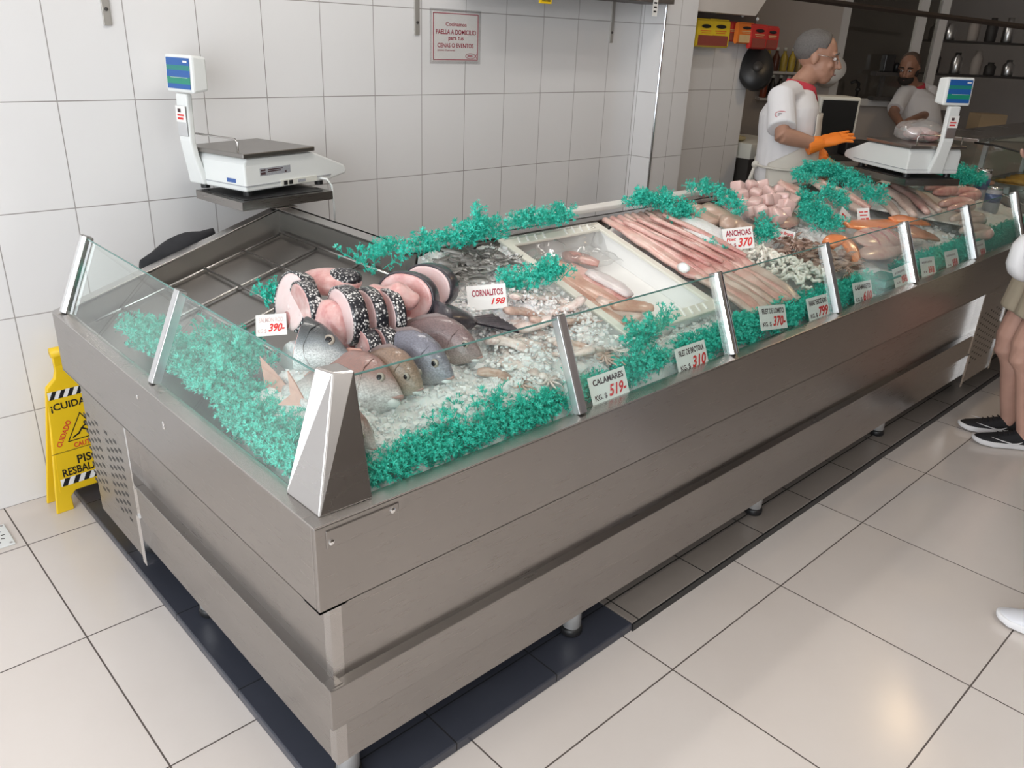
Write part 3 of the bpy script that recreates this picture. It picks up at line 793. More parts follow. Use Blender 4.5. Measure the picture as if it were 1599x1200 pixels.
# flat slab with scaly back on top of the steaks
p = deckp(534, 515, .05)
t = thing('fish_steak', 'thick raw pink middle piece between the tall steaks', 'fish steak', p)
MB().ball((0, .05, 0), (.040, .075, .062), 22, 12, fn=lambda q: q*(1+.18*noise.noise(q*22))).build('flesh', M['flesh_pink'], t, True)
MB().ball((.012, -.022, -.02), (.016, .006, .030), 12, 8).build('belly_cavity', M['flesh_cavity'], t, True)
p = deckp(515, 440, .085)
t = thing('fish_steak', 'slab of fish lying scaly side up on top of the cut fish', 'fish steak', p)
R = frame(IR, (IA+Vector((0, 0, .35))).normalized(), IR.cross((IA+Vector((0, 0, .35))).normalized()))
MB().ball((0, 0, 0), (.085, .05, .028), 20, 10, R).build('flesh', M['flesh_pink'], t, True)
MB().ball(IR*.035+Vector((0, 0, .012)), (.050, .034, .022), 18, 10, R).build('skin', M['scales'], t, True)
p = deckp(612, 464, .075)
t = thing('fish_steak', 'folded pink piece of fish bridging the steaks at the back', 'fish steak', p)
MB().ball((0, 0, 0), (.07, .04, .03), 20, 10, R, fn=lambda q: q+Vector((0, 0, .008*math.sin(q.x*90)))).build('flesh', M['flesh_pink'], t, True)
# tail piece with dark fin
p = deckp(708, 500, .035); hd = (deckp(778, 503, .02)-p).normalized()
t = thing('fish_tail', 'dark scaly tail piece of the cut fish with grey ribbed fin', 'fish tail', p)
sdv = hd.cross(Vector((0, 0, 1))).normalized(); upv = sdv.cross(hd)
b = MB(); rings = []
for k in range(7):
    s_ = k/6; w = .055*(1-s_)**.7+.020; h = .036*(1-s_)**.6+.010
    rings.append([hd*(-.05+.11*s_)+sdv*w*math.cos(2*PI*i/18)+upv*h*math.sin(2*PI*i/18) for i in range(18)])
b.loft(rings).build('body', M['dark_skin'], t, True)
b = MB(); pts = []
n_ = 12
for i in range(n_+1):
    a = -0.62+1.24*i/n_; L_ = .13*(1-.10*math.cos(a*3.0))*(.94 if i % 2 else 1.0)
    pts.append(hd*(.045+L_*math.cos(a))+sdv*L_*math.sin(a)+upv*(.004 if i % 2 else -.004))
root = [hd*.045+sdv*(.02*(1-2*i/n_)*-1) for i in range(n_+1)]
vs = [q+upv*.002 for q in root]+[q+upv*.002 for q in pts]+[q-upv*.002 for q in root]+[q-upv*.002 for q in pts]
m_ = n_+1; fs = []
for i in range(n_): fs += [(i, i+1, m_+i+1, m_+i), (2*m_+i+1, 2*m_+i, 3*m_+i, 3*m_+i+1), (m_+i, m_+i+1, 3*m_+i+1, 3*m_+i)]
b.add(vs, fs).build('tail_fin', M['dark_skin'], t)
# ------------------------------------------------------------------ whitebait, squid, crate, fillets, rings ...
NY = Vector((0, -SL, 1)).normalized()
def on_deck(x, y, h=0.0): return Vector((x, y, 0.83+SL*min(x, y)+h))
def strip(name, label, cat, pts, w, th_, mat, group=None, n=10, taper=(.5, .8, 1, 1, .9, .7, .4), wob=.006, seed=0, up=NY, edge=None):
    """long soft piece lying along pts (3-D)"""
    pts = [Vector(p) for p in pts]; m_ = 13; path = []
    for k in range(m_):
        f = k/(m_-1)*(len(pts)-1); i = min(len(pts)-2, int(f)); path.append(pts[i].lerp(pts[i+1], f-i))
    for _ in range(2): path = [path[0]]+[(path[i-1]+path[i]*2+path[i+1])/4 for i in range(1, m_-1)]+[path[-1]]
    rings = []; nn = 14; cen = path[m_//2].copy()
    for k, p in enumerate(path):
        t_ = (path[min(k+1, m_-1)]-path[max(k-1, 0)]).normalized()
        a = t_.cross(up).normalized(); c = a.cross(t_)
        f = k/(m_-1)*(len(taper)-1); i = min(len(taper)-2, int(f)); s_ = taper[i]+(taper[i+1]-taper[i])*(f-i)
        rg = []
        for q in range(nn):
            an = 2*PI*q/nn; co, si = math.cos(an), math.sin(an)
            r1 = w/2*s_*(1+.12*noise.noise(Vector((k*.5, q*.9, seed*3.7))))
            z = th_/2*(math.copysign(abs(si)**.8, si))*(.6+.4*s_)*(1+.5*noise.noise(Vector((k*.35, co*2.0, seed*1.3+9))))
            rg.append(p+a*(r1*co+wob*noise.noise(Vector((k*.4, seed, 0))))+c*z-cen)
        rings.append(rg)
    o = MB().loft(rings).build(name, mat, None, True, loc=cen)
    return tag(o, label, cat, group)

# ---- whitebait in a heap
M['bait'] = fish_mat('whitebait_skin', (0.13, 0.125, 0.115, 1), (0.40, 0.385, 0.36, 1), (0.70, 0.69, 0.66, 1), -0.006, 0.006, 900, .25)
baits = []
for v in range(4):
    b = MB(); L = .085; bend = (-.012, .010, .018, -.02)[v]; rings = []
    for k in range(9):
        s_ = k/8; r = .0065*math.sin(PI*min(1, s_*1.05+.06))**.7*(1-.35*s_)+.0012
        rings.append([Vector(((s_-.5)*L, bend*(s_-.5)**2*4+r*.6*math.cos(2*PI*i/8), r*math.sin(2*PI*i/8))) for i in range(8)])
    b.loft(rings)
    e = (.5)*L
    b.add([(e-.004, bend, .001), (e+.012, bend+.002, .008), (e+.008, bend, 0), (e+.012, bend+.002, -.008), (e-.004, bend, -.001), (e+.004, bend+.003, 0)], [(0, 1, 2, 5), (5, 2, 3, 4), (0, 5, 4)])
    baits.append(b.mesh('whitebait', M['bait'], True))
for i in range(92):
    u = rnd.gauss(742, 30); v_ = rnd.gauss(410, 9) if i < 80 else rnd.gauss(432, 8)
    if i >= 80: u = rnd.gauss(708, 6)
    if u < 690 or u > 806: u = rnd.uniform(700, 800)
    p = deckp(u, v_, .012+rnd.uniform(0, .022))
    if p.y > .745: p.y = .745-rnd.uniform(0, .05); p.z = ice_top(p.x, p.y)+.012
    o = bpy.data.objects.new('whitebait', baits[i % 4]); COL.objects.link(o)
    o.location = p; o.rotation_euler = (rnd.uniform(-.9, .9), rnd.uniform(-.25, .25), rnd.gauss(-.35, .7))
    tag(o, 'tiny dark silver fish heaped on the ice behind the CORNALITOS card', 'small fish', 'whitebait heap')

# ---- squid with ice among them
M['squid'] = flesh('squid_skin', (0.74, 0.61, 0.56, 1), (0.87, 0.80, 0.77, 1), 55, .22, dark=(0.50, 0.32, 0.28, 1))
M['squid_b'] = flesh('squid_brown', (0.52, 0.35, 0.28, 1), (0.72, 0.56, 0.49, 1), 40, .25, dark=(0.28, 0.14, 0.12, 1))
def squid(loc, rz, s_, mat, label, group, pitch=0.25):
    t = thing('squid', label, 'squid', loc, rz, group); t.rotation_euler = (rnd.uniform(-.3, .3), pitch, rz)
    b = MB(); rings = []
    for k in range(9):
        f = k/8; r = s_*.027*(math.sin(PI*(.10+.78*f))**.6)*(1+.15*math.sin(f*9))
        rings.append([Vector((-f*s_*.12, r*math.cos(2*PI*i/12)+s_*.012*math.sin(f*4), r*.45*math.sin(2*PI*i/12))) for i in range(12)])
    b.loft(rings).build('mantle', mat, t, True)
    MB().ball((s_*.012, 0, 0), (s_*.016, s_*.014, s_*.012), 10, 6).build('head', mat, t, True)
    for q in range(8):
        a = (q-3.5)*.27; L = s_*rnd.uniform(.045, .075)
        pts = [Vector((s_*.02+L*f*math.cos(a*(1+f)), L*f*math.sin(a*(1+f)*1.3), s_*.004*math.sin(6*f+q))) for f in (0, .3, .6, .85, 1)]
        MB().tube(pts, [s_*.005, s_*.0045, s_*.0035, s_*.0025, s_*.0012], 6).build('tentacle', mat, t, True)
    return t
k = 0
for (u, v_, rz) in ((800, 500, 2.4), (838, 492, -.3), (872, 488, 2.9), (812, 522, 1.2), (850, 515, -1.2), (886, 515, -.6), (790, 545, -2.0), (826, 556, -.9), (858, 540, -.9), (800, 590, -.8), (842, 585, -1.0), (872, 560, 2.2), (780, 520, .6), (905, 505, .3), (900, 545, -.5), (925, 560, -.4), (955, 565, .2), (980, 600, -.8), (820, 470, .4), (860, 470, -.2), (895, 485, -1.5)):
    p = deckp(u, v_, .012); p.y = max(p.y, .15)
    p.z = ice_top(p.x, p.y)+.003
    squid(p, rz, rnd.uniform(.70, .95), M['squid_b'] if k % 4 == 1 else M['squid'], 'pale brownish squid half buried in crushed ice between the breams and the white crate', 'squid on ice'); k += 1
# loose ice over the squid
b = MB()
for _ in range(800):
    x, y = rnd.uniform(.62, 1.09), rnd.uniform(.14, .52)
    chip(b, Vector((x, y, ice_top(x, y)+rnd.uniform(.002, .026))), rnd.uniform(.0025, .0065))
b.m = [0]*len(b.f)
tag(b.build('loose_ice', M['ice_chip']), 'loose crushed ice strewn over the squid', 'ice', kind='stuff')

# ---- the white crate of fillets
CX0, CX1, CY0, CY1 = 1.108, 1.565, 0.212, 0.752
ang = math.atan(SL)
cl = (CY1-CY0)/math.cos(ang); cw = CX1-CX0; chh = .088
ct2 = thing('fish_crate', 'white plastic fish crate with ribbed rim tilted on the ice, half filled with fillets', 'crate', (CX0, CY0, 0.83+SL*CY0-.080))
ct2.rotation_euler = (ang, 0, 0)
M['crate'] = plain('crate_white', (0.93, 0.925, 0.91, 1), .42, var=.05, scale=7)
M['crate_rib'] = plain('crate_rib', (0.96, 0.95, 0.93, 1), .4)
M['crate_rim'] = plain('crate_rim_plastic', (0.80, 0.78, 0.70, 1), .42)
wl = .014; rw = .040
b = MB(); b.bb(0, cw, 0, cl, 0, .010)
b.build('crate_floor', M['crate'], ct2)
for nm, q in (('end_wall', (0, cw, 0, wl)), ('end_wall', (0, cw, cl-wl, cl)), ('side_wall', (0, wl, wl, cl-wl)), ('side_wall', (cw-wl, cw, wl, cl-wl))):
    MB().bb(*q, .010, chh-.006).build(nm, M['crate'], ct2, bevel=.002)
b = MB()
o_ = [(-.008, -.008), (cw+.008, -.008), (cw+.008, cl+.008), (-.008, cl+.008)]
i_ = [(.024, rw), (cw-.024, rw), (cw-.024, cl-rw), (.024, cl-rw)]
for zz0, zz1 in ((chh-.010, chh),):
    vs = [(x, y, zz1) for x, y in o_]+[(x, y, zz1) for x, y in i_]+[(x, y, zz0) for x, y in o_]+[(x, y, zz0-.0) for x, y in i_]
    fs = []
    for i in range(4):
        j = (i+1) % 4
        fs += [(i, j, 4+j, 4+i), (8+j, 8+i, 12+i, 12+j), (j, i, 8+i, 8+j), (4+i, 4+j, 12+j, 12+i)]
    b.add(vs, fs)
b.build('crate_rim', M['crate_rim'], ct2, bevel=.003)
b = MB()
for y0 in (.018, cl-.018):
    for g0 in (.06, cw-.06-.12):
        for k in range(4):
            b.box((g0+k*.038, y0, chh+.001), (.006, .034, .005), Matrix.Rotation(-.5, 3, 'Z'))
b.build('rim_rib', M['crate_rib'], ct2, bevel=.001)
M['fillet_tan'] = flesh('tan_fillet', (0.62, 0.36, 0.27, 1), (0.76, 0.54, 0.44, 1), 14, .3, (1, 1, 1), dark=(0.50, 0.24, 0.19, 1))
M['fillet_white'] = flesh('silver_fillet', (0.70, 0.62, 0.62, 1), (0.86, 0.80, 0.80, 1), 40, .3)
M['fillet_pink'] = flesh('pink_fillet', (0.66, 0.36, 0.32, 1), (0.82, 0.60, 0.54, 1), 18, .28, dark=(0.52, 0.17, 0.16, 1))
M['fillet_rose'] = flesh('rose_fillet', (0.72, 0.44, 0.38, 1), (0.84, 0.64, 0.57, 1), 16, .3, dark=(0.60, 0.28, 0.25, 1))
M['fillet_pale'] = flesh('pale_fillet', (0.66, 0.50, 0.43, 1), (0.80, 0.66, 0.59, 1), 18, .3, dark=(0.52, 0.34, 0.29, 1))
ch = -.068
for i, (pp, w, mm, dz) in enumerate((
    ([(835, 408), (880, 440), (925, 480)], .060, 'fillet_tan', .010), ([(862, 408), (915, 445), (965, 478)], .060, 'fillet_tan', .014), ([(888, 415), (945, 448), (985, 470)], .045, 'fillet_pink', .016),
    ([(918, 424), (960, 445), (985, 462)], .040, 'fillet_white', .030), ([(895, 470), (945, 492), (970, 510)], .055, 'fillet_tan', .012), ([(935, 465), (985, 490), (1000, 498)], .055, 'fillet_pale', .014), ([(955, 478), (1000, 478), (1020, 482)], .035, 'fillet_tan', .026), ([(880, 400), (905, 402), (935, 412)], .040, 'fillet_pink', .010))):
    lab = ('long tan fillet along the near wall of the white crate', 'tan fillet lying second in the white crate, longest one', 'reddish fillet towards the empty side of the white crate', 'silver-skinned white fillet on top in the white crate', 'tan fillet at the front end of the white crate by its wall', 'pale ragged fillet at the front end of the white crate', 'small folded tan fillet across the end of the others in the crate', 'dark pink fillet under the plastic film in the white crate')[i]
    strip('fish_fillet', lab, 'fish fillet', [deckp(u, v_, ch+dz+.012) for u, v_ in pp], w*1.75, .019, M[mm], 'fillets in the white crate', seed=i, taper=(.6, .95, 1, 1, .95, .8, .5))
# crumpled clear film at the upper end of the crate
t = NT('clear_film'); t.n.remove(t.p)
tr = t.node('ShaderNodeBsdfTransparent'); gl = t.node('ShaderNodeBsdfGlossy'); gl.inputs['Roughness'].default_value = .12
df = t.node('ShaderNodeBsdfDiffuse'); df.inputs[0].default_value = (.8, .8, .8, 1)
m1 = t.node('ShaderNodeMixShader'); m1.inputs[0].default_value = .16; t.link(tr.outputs[0], m1.inputs[1]); t.link(gl.outputs[0], m1.inputs[2])
m2 = t.node('ShaderNodeMixShader'); m2.inputs[0].default_value = .05; t.link(m1.outputs[0], m2.inputs[1]); t.link(df.outputs[0], m2.inputs[2])
t.link(m2.outputs[0], t.n['Material Output'].inputs[0]); M['film'] = t.mat
M['bag_film'] = M['film'].copy(); M['bag_film'].name = 'bag_film'
for n_ in M['bag_film'].node_tree.nodes:
    if n_.type == 'MIX_SHADER': n_.inputs[0].default_value = .20 if n_.inputs[2].links and n_.inputs[2].links[0].from_node.type == 'BSDF_DIFFUSE' else .22
def film(a, c):
    x = a*cw*.98+.005; y = cl*(.70+.31*c)
    z = .026+.058*c**1.5+.030*noise.noise(Vector((x*16, y*16, 3)))+.016*noise.noise(Vector((x*40, y*40, 8)))*(1-.6*c)
    if c > .92: z = chh+.004
    q = Matrix.Rotation(ang, 3, 'X') @ Vector((x, y, max(z, .03+.0*c)))
    return q+Vector((CX0, CY0, 0.83+SL*CY0-.080))
o = MB().grid(film, 40, 30).build('plastic_film', M['film'], None, True)
sl_ = o.modifiers.new('thick', 'SOLIDIFY'); sl_.thickness = .0006
tag(o, 'crumpled clear plastic film at the upper end of the white crate', 'plastic film')

# ---- long pink fillets past the crate
lab1 = 'long pink fish fillet in the upper rank of the slope beside the white crate'
lab2 = 'long pink fish fillet in the lower rank of the slope behind the glass'
for i in range(9):
    x = 1.615+i*.036
    o = strip('fish_fillet', lab1, 'fish fillet', [on_deck(x-.005+.004*i, .735, .016), on_deck(x+.01, .56, .022), on_deck(x+.015*math.sin(i), .40, .020), on_deck(x+.012, .30, .020)], .064, .024, M['fillet_pink' if i % 3 else 'fillet_rose'], 'long pink fillets beside the crate', seed=20+i, taper=(.35, .7, .9, 1.05, .95, 1, .5), wob=.02, up=(NY+Vector((.45*math.sin(i*2.3), 0, 0))).normalized())
for i in range(9):
    x = 1.615+i*.034
    o = strip('fish_fillet', lab2, 'fish fillet', [on_deck(x+.02, .44, .010), on_deck(x+.025, .34, .012), on_deck(x+.035+.01*math.sin(i*2), .20, .014), on_deck(x+.04, .115, .004)], .066, .024, M['fillet_rose' if i % 2 else 'fillet_pale'], 'long pink fillets at the glass', seed=40+i, taper=(.5, .85, 1, 1.05, 1, .95, .6), wob=.02, up=(NY+Vector((.45*math.sin(i*1.9+1), 0, 0))).normalized())
for i in range(4):
    x = 1.66+i*.075
    strip('fish_fillet', 'thin reddish fillet strip lying across the top of the pink rank', 'fish fillet', [on_deck(x-.03, .66, .042), on_deck(x+.02, .48, .044), on_deck(x+.05, .34, .040)], .030, .016, M['fillet_pink'], 'thin fillets on the pink rank', seed=60+i)
p = deckp(1068, 418, .05)
o = MB().ball((0, 0, 0), (.036, .020, .016), 12, 8, Matrix.Rotation(.9, 3, 'Z'), fn=lambda q: q*(1+.25*noise.noise(q*40))).build('ice_lump', M['ice_chip'], None, True, loc=p)
tag(o, 'single clear lump of ice lying on the long pink fillets', 'ice lump')
# white sheets behind the ranks at the back edge
M['sheet'] = plain('white_liner_sheet', (0.72, 0.70, 0.67, 1), .6, var=.06, scale=9)
b = MB(); b.prism([on_deck(1.20, .765, .028), on_deck(2.30, .765, .028), on_deck(2.30, .805, .022), on_deck(1.20, .805, .022)], (0, 0, .016))
tag(b.build('foam_lid', M['sheet'], bevel=.004), 'long white foam lid lying on the back rim behind the fillets', 'lid')

p = deckp(1100, 374, .0)
o = MB().ball((0, 0, 0), (.105, .15, .055), 26, 12, Matrix.Rotation(math.atan(SL), 3, 'X'), fn=lambda q: q*(1+.06*noise.noise(q*14))).build('ice_mound', M['ice'], None, True, loc=p)
tag(o, 'smooth white mound of packed ice between the pink fillets and the tan skins', 'ice mound')
# ---- squid rings
M['ring'] = flesh('white_squid_ring', (0.80, 0.76, 0.66, 1), (0.90, 0.88, 0.82, 1), 20, .35)
rings_m = []
for v in range(4):
    b = MB(); R0 = (.017, .015, .019, .012)[v]; arc = (2*PI, 2*PI, 4.2, 3.4)[v]; n_ = 14; rg = []
    for k in range(n_):
        a = arc*k/(n_-(0 if v < 2 else 1)); rr = R0*(1+.15*math.sin(2*a+v))
        c = Vector((rr*math.cos(a), rr*.8*math.sin(a), .004*math.sin(3*a)))
        o1 = Vector((math.cos(a), math.sin(a), 0))
        rg.append([c+o1*.0055*math.cos(2*PI*i/8)+Vector((0, 0, .0068*math.sin(2*PI*i/8))) for i in range(8)])
    if v < 2: rg.append(rg[0])
    b.loft(rg, v >= 2); rings_m.append(b.mesh('squid_ring', M['ring'], True))
for i in range(120):
    f = rnd.uniform(.10, 1); c = Vector((1.93, .46)).lerp(Vector((2.07, .15)), f); w_ = .075+.045*f
    x = c.x+.06+rnd.uniform(-1, 1)*w_; y = c.y+rnd.uniform(-.03, .03)
    q = on_deck(x, y, .004+.040*(1-((x-c.x-.06)/w_)**2)*rnd.uniform(.6, 1))
    o = bpy.data.objects.new('squid_ring', rings_m[i % 4]); COL.objects.link(o); o.location = q
    o.rotation_euler = (rnd.uniform(-.8, .8), rnd.uniform(-.8, .8), rnd.uniform(0, 6.28))
    tag(o, 'white squid ring in the heap below the anchovy price card', 'squid ring', 'white squid rings')
# ---- brown baby squid heap
M['baby'] = flesh('baby_squid_skin', (0.34, 0.22, 0.17, 1), (0.56, 0.42, 0.36, 1), 50, .25, dark=(0.14, 0.07, 0.06, 1))
baby_m = []
for v in range(3):
    b = MB(); rings = []
    for k in range(8):
        f = k/7; r = (.013, .010, .011)[v]*math.sin(PI*(.10+.84*f))**.7; bend = (.010, -.014, .02)[v]*(f-.5)**2*4
        rings.append([Vector(((f-.5)*.075, bend+r*math.cos(2*PI*i/9), r*.8*math.sin(2*PI*i/9))) for i in range(9)])
    b.loft(rings)
    for q in range(4):
        b.tube([(.035, (q-1.5)*.003, 0), (.05, (q-1.5)*.007, .004), (.062+.004*q, (q-1.5)*.010, -.002)], [.003, .0025, .001], 5)
    baby_m.append(b.mesh('baby_squid', M['baby'], True))
for i in range(74):
    f = rnd.random(); c = Vector((2.24, .40)).lerp(Vector((2.33, .15)), f); w_ = .10+.03*f
    dx = rnd.uniform(-1, 1)*w_
    q = on_deck(c.x+dx+.03, c.y+rnd.uniform(-.03, .03), .002+.040*(1-(dx/w_)**2)*rnd.uniform(.5, 1))
    o = bpy.data.objects.new('baby_squid', baby_m[i % 3]); COL.objects.link(o); o.location = q
    o.rotation_euler = (rnd.uniform(-.6, .6), rnd.uniform(-.4, .4), rnd.uniform(0, 6.28))
    tag(o, 'small brown squid in the heap between the white rings and the salmon', 'squid', 'small brown squid heap')
# ---- folded brown skins
M['skin_tan'] = flesh('folded_skin', (0.42, 0.28, 0.21, 1), (0.60, 0.44, 0.36, 1), 25, .3)
for i, (pp, w, lab) in enumerate((([(1078, 322), (1100, 335), (1118, 350)], .10, 'folded brownish fish skin nearest the white ice mound'), ([(1100, 322), (1130, 338), (1150, 352)], .11, 'folded brownish fish skin in the middle behind the anchovy card'), ([(1125, 345), (1150, 352), (1175, 362)], .09, 'brown-pink folded fish piece right behind the anchovy card'))):
    strip('fish_skin', lab, 'fish piece', [deckp(u, v_, .035+.012*i) for u, v_ in pp], w, .04, M['skin_tan'], 'folded fish pieces', seed=80+i, taper=(.7, 1, 1, .9, 1, 1, .6), wob=.02)
for i, (u, v_) in enumerate(((1098, 297), (1138, 315))):
    p = deckp(u, v_, .03); o = MB().ball((0, 0, 0), (.04, .03, .03), 12, 8, fn=lambda q: q*(1+.3*noise.noise(q*30))).build('fish_piece', M['flesh_pink'], None, True, loc=p)
    tag(o, ('small pink knob of fish at the back rim above the tan skins', 'small pink knob of fish beside the cubed fish')[i], 'fish piece')
# ---- pink cubes on a slab
M['cube'] = flesh('cubed_fish', (0.72, 0.45, 0.42, 1), (0.86, 0.66, 0.62, 1), 18, .22)
p = deckp(1205, 335, .012)
R = frame(IR, IA, Vector((0, 0, 1)))
tag(MB().ball((0, 0, 0), (.15, .11, .022), 24, 8, Matrix.Rotation(ang, 3, 'X')).build('fish_slab', M['fillet_rose'], None, True, loc=p), 'wide pink slab of fish under the heap of cubes', 'fish piece')
cubes = ((1152, 293), (1173, 290), (1190, 292), (1158, 305), (1180, 303), (1200, 302), (1215, 298), (1222, 310), (1162, 318), (1178, 320), (1195, 314), (1212, 322), (1228, 322), (1188, 330), (1200, 334), (1215, 338), (1225, 332), (1172, 330), (1235, 316), (1206, 312))
for i, (u, v_) in enumerate(cubes):
    p = deckp(u, v_, .055+.012*math.sin(i*2.1)); s_ = .052*rnd.uniform(.85, 1.2)
    o = MB().box((0, 0, 0), (s_, s_*.9, s_*.85)).build('fish_cube', M['cube'], None, True, bevel=.008, loc=p)
    o.rotation_euler = (rnd.uniform(-.5, .5), rnd.uniform(-.5, .5), rnd.uniform(0, 3))
    tag(o, 'pink cube of fish in the round heap in front of the older shopkeeper', 'fish cube', 'heap of fish cubes')
# ---- pale long fillets and cloth at the back
for i, (pp, w, mm, lab) in enumerate((
    ([(1218, 285), (1240, 297), (1258, 308)], .10, 'fillet_rose', 'broad pink fillet just behind the heap of cubes'),
    ([(1240, 298), (1285, 328), (1315, 350)], .085, 'fillet_rose', 'long pink fillet running down from the cubes to the red price cards'),
    ([(1262, 280), (1310, 308), (1352, 335)], .080, 'fillet_pale', 'long pale fillet between the two lines of seaweed'),
    ([(1278, 283), (1325, 306), (1358, 326)], .050, 'fillet_rose', 'narrow pink fillet under the upper line of seaweed'),
    ([(1352, 292), (1385, 316), (1402, 340)], .075, 'fillet_pale', 'curved pale fillet first of the ribbed row under the second scale'),
    ([(1372, 288), (1410, 312), (1428, 338)], .075, 'fillet_pale', 'curved pale fillet second of the ribbed row under the second scale'),
    ([(1392, 288), (1428, 308), (1448, 332)], .070, 'fillet_rose', 'curved pale fillet third of the ribbed row under the second scale'),
    ([(1410, 292), (1444, 310), (1468, 330)], .070, 'fillet_pale', 'last curved pale fillet of the ribbed row, by the folded pink rolls'))):
    strip('fish_fillet', lab, 'fish fillet', [deckp(u, v_, .03) for u, v_ in pp], w, .032, M[mm], 'fillets at the back', seed=100+i)
o = MB().grid(lambda a, c: deckp(1322+a*185+c*-10+20*c, 278+a*34+c*44, .012+.012*noise.noise(Vector((a*9, c*6, 2)))+.008*math.sin(a*30)), 40, 14).build('liner_sheet', M['sheet'], None, True)
o.modifiers.new('thick', 'SOLIDIFY').thickness = .002
tag(o, 'wrinkled white liner sheet under the ribbed pale fillets', 'liner sheet')
for i, (u, v_, sx_, mm, lab) in enumerate(((1470, 297, .11, 'fillet_pink', 'topmost folded pink fish roll at the end of the deck'), (1508, 305, .10, 'fillet_pink', 'second folded pink fish roll beside the topmost one'), (1495, 322, .12, 'fillet_rose', 'pale folded fish roll in front of the pink rolls'), (1512, 345, .11, 'fillet_pale', 'cream folded fish roll behind the last glass panes'), (1525, 365, .09, 'fillet_pale', 'lowest cream fish roll behind the last glass panes'))):
    p = deckp(u, v_, .030); M_ = frame(Vector((.96, -.22, 0)).normalized(), Vector((.22, .96, .28)).normalized(), Vector((0, -.28, .96)).normalized())
    b = MB(); pts = [M_ @ Vector((-sx_, -.02, 0)), M_ @ Vector((0, -.028, .01)), M_ @ Vector((sx_*.8, -.02, 0)), M_ @ Vector((sx_, .01, 0)), M_ @ Vector((sx_*.7, .035, .005)), M_ @ Vector((0, .04, .004)), M_ @ Vector((-sx_, .03, 0))]
    b.tube(pts, [.018, .03, .032, .032, .030, .028, .018], 12, upv=(0, -.3, 1), flat=.9)
    o = b.build('fish_roll', M[mm], None, True, loc=p, sub=1); tag(o, lab, 'fish piece', 'folded fish rolls')
# ---- salmon
M['salmon'] = flesh('salmon_flesh', (0.80, 0.20, 0.055, 1), (0.90, 0.36, 0.15, 1), 26, .28, (1, 1, 5))
M['salmon_dull'] = flesh('dull_salmon', (0.56, 0.20, 0.10, 1), (0.70, 0.34, 0.22, 1), 26, .28)
strip('salmon_wedge', 'curved orange salmon wedge standing beside the brown squid', 'salmon piece', [deckp(1293, 383, .03), deckp(1306, 372, .05), deckp(1323, 377, .05), deckp(1333, 395, .035), deckp(1337, 412, .02)], .070, .030, M['salmon'], seed=120, taper=(.8, 1, 1, 1, .9, .7, .35))
strip('salmon_fillet', 'flat orange salmon strip behind the scored pink fillet', 'salmon piece', [deckp(1322, 352, .035), deckp(1360, 352, .04), deckp(1402, 348, .04)], .095, .017, M['salmon'], seed=121, taper=(.5, .9, 1, 1, .9, .8, .6))
strip('salmon_fillet', 'orange salmon strip at the chrome post of the fourth joint', 'salmon piece', [deckp(1392, 343, .05), deckp(1420, 343, .055), deckp(1450, 350, .045)], .085, .017, M['salmon'], seed=122)
strip('salmon_fillet', 'dull orange salmon tail drooping beyond the chrome post', 'salmon piece', [deckp(1405, 358, .03), deckp(1432, 362, .035), deckp(1462, 372, .02)], .14, .022, M['salmon_dull'], seed=123, taper=(.8, 1, 1, 1, .8, .6, .4))
p = deckp(1372, 372, .035)
t = thing('fish_fillet', 'broad pink fillet scored with three dark cuts behind the teal tubs', 'fish fillet', p)
Rf = frame(Vector((.98, -.05, .0)).normalized(), Vector((.05, .95, .28)).normalized(), Vector((0, -.28, .96)).normalized())
MB().ball((0, 0, 0), (.165, .080, .022), 26, 10, Rf).build('flesh', M['fillet_rose'], t, True)
for k in (-1, 0, 1):
    pts = [Rf @ Vector((k*.075-.02+.03*f+.01*math.sin(f*5), -.055+.11*f, .0225*math.sqrt(max(0, 1-((k*.075-.005)/.165)**2-((-.055+.11*f)/.08)**2))+.0005)) for f in (0, .25, .5, .75, 1)]
    MB().tube(pts, [.002, .004, .0045, .004, .002], 6).build('cut', M['flesh_cavity'], t, True)
p = deckp(1378, 392, .020)
tag(MB().ball((0, 0, 0), (.18, .055, .020), 24, 10, Rf).build('fish_fillet', M['fillet_rose'], None, True, loc=p), 'smooth pink fillet lying under the scored one above the teal tubs', 'fish fillet')
# ---- teal tubs standing at the glass
M['tub'] = plain('teal_tub', (0.16, 0.50, 0.46, 1), .25, coat=.5)
M['tub_lid'] = plain('teal_tub_lid', (0.02, 0.26, 0.22, 1), .3)
for k, lab in enumerate(('lowest of the three stacked teal tubs at the glass', 'middle one of the three stacked teal tubs at the glass', 'topmost of the three stacked teal tubs at the glass')):
    t = thing('plastic_tub', lab, 'tub', (2.545, .093, .752+.036*k), 0, 'stacked teal tubs')
    MB().bb(-.062, .062, -.038, .038, 0, .029).build('body', M['tub'], t, bevel=.004)
    MB().bb(-.065, .065, -.041, .041, .029, .0355).build('lid', M['tub_lid'], t, bevel=.002)

# ---- wire rack in the empty end of the deck
t = thing('wire_rack', 'steel wire rack lying in the bare end of the deck tray', 'rack', (0.4, 1.2, 0.90))
def rackz(x): return 0.748+.30*x+.008
b = MB(); L0 = Vector((0.4, 1.2, 0.90))
for y in (1.478, 1.23, 0.98): b = MB(); b.tube([Vector((.10, y, rackz(.10)))-L0, Vector((.742, y, rackz(.742)))-L0], .0045, 8); b.build('wire', M['steel_rim'], t, True)
for x in (.742, .60, .46, .32, .18): b = MB(); b.tube([Vector((x, .70, rackz(x)+.006))-L0, Vector((x, 1.478, rackz(x)+.006))-L0], .0040, 8); b.build('wire', M['steel_rim'], t, True)

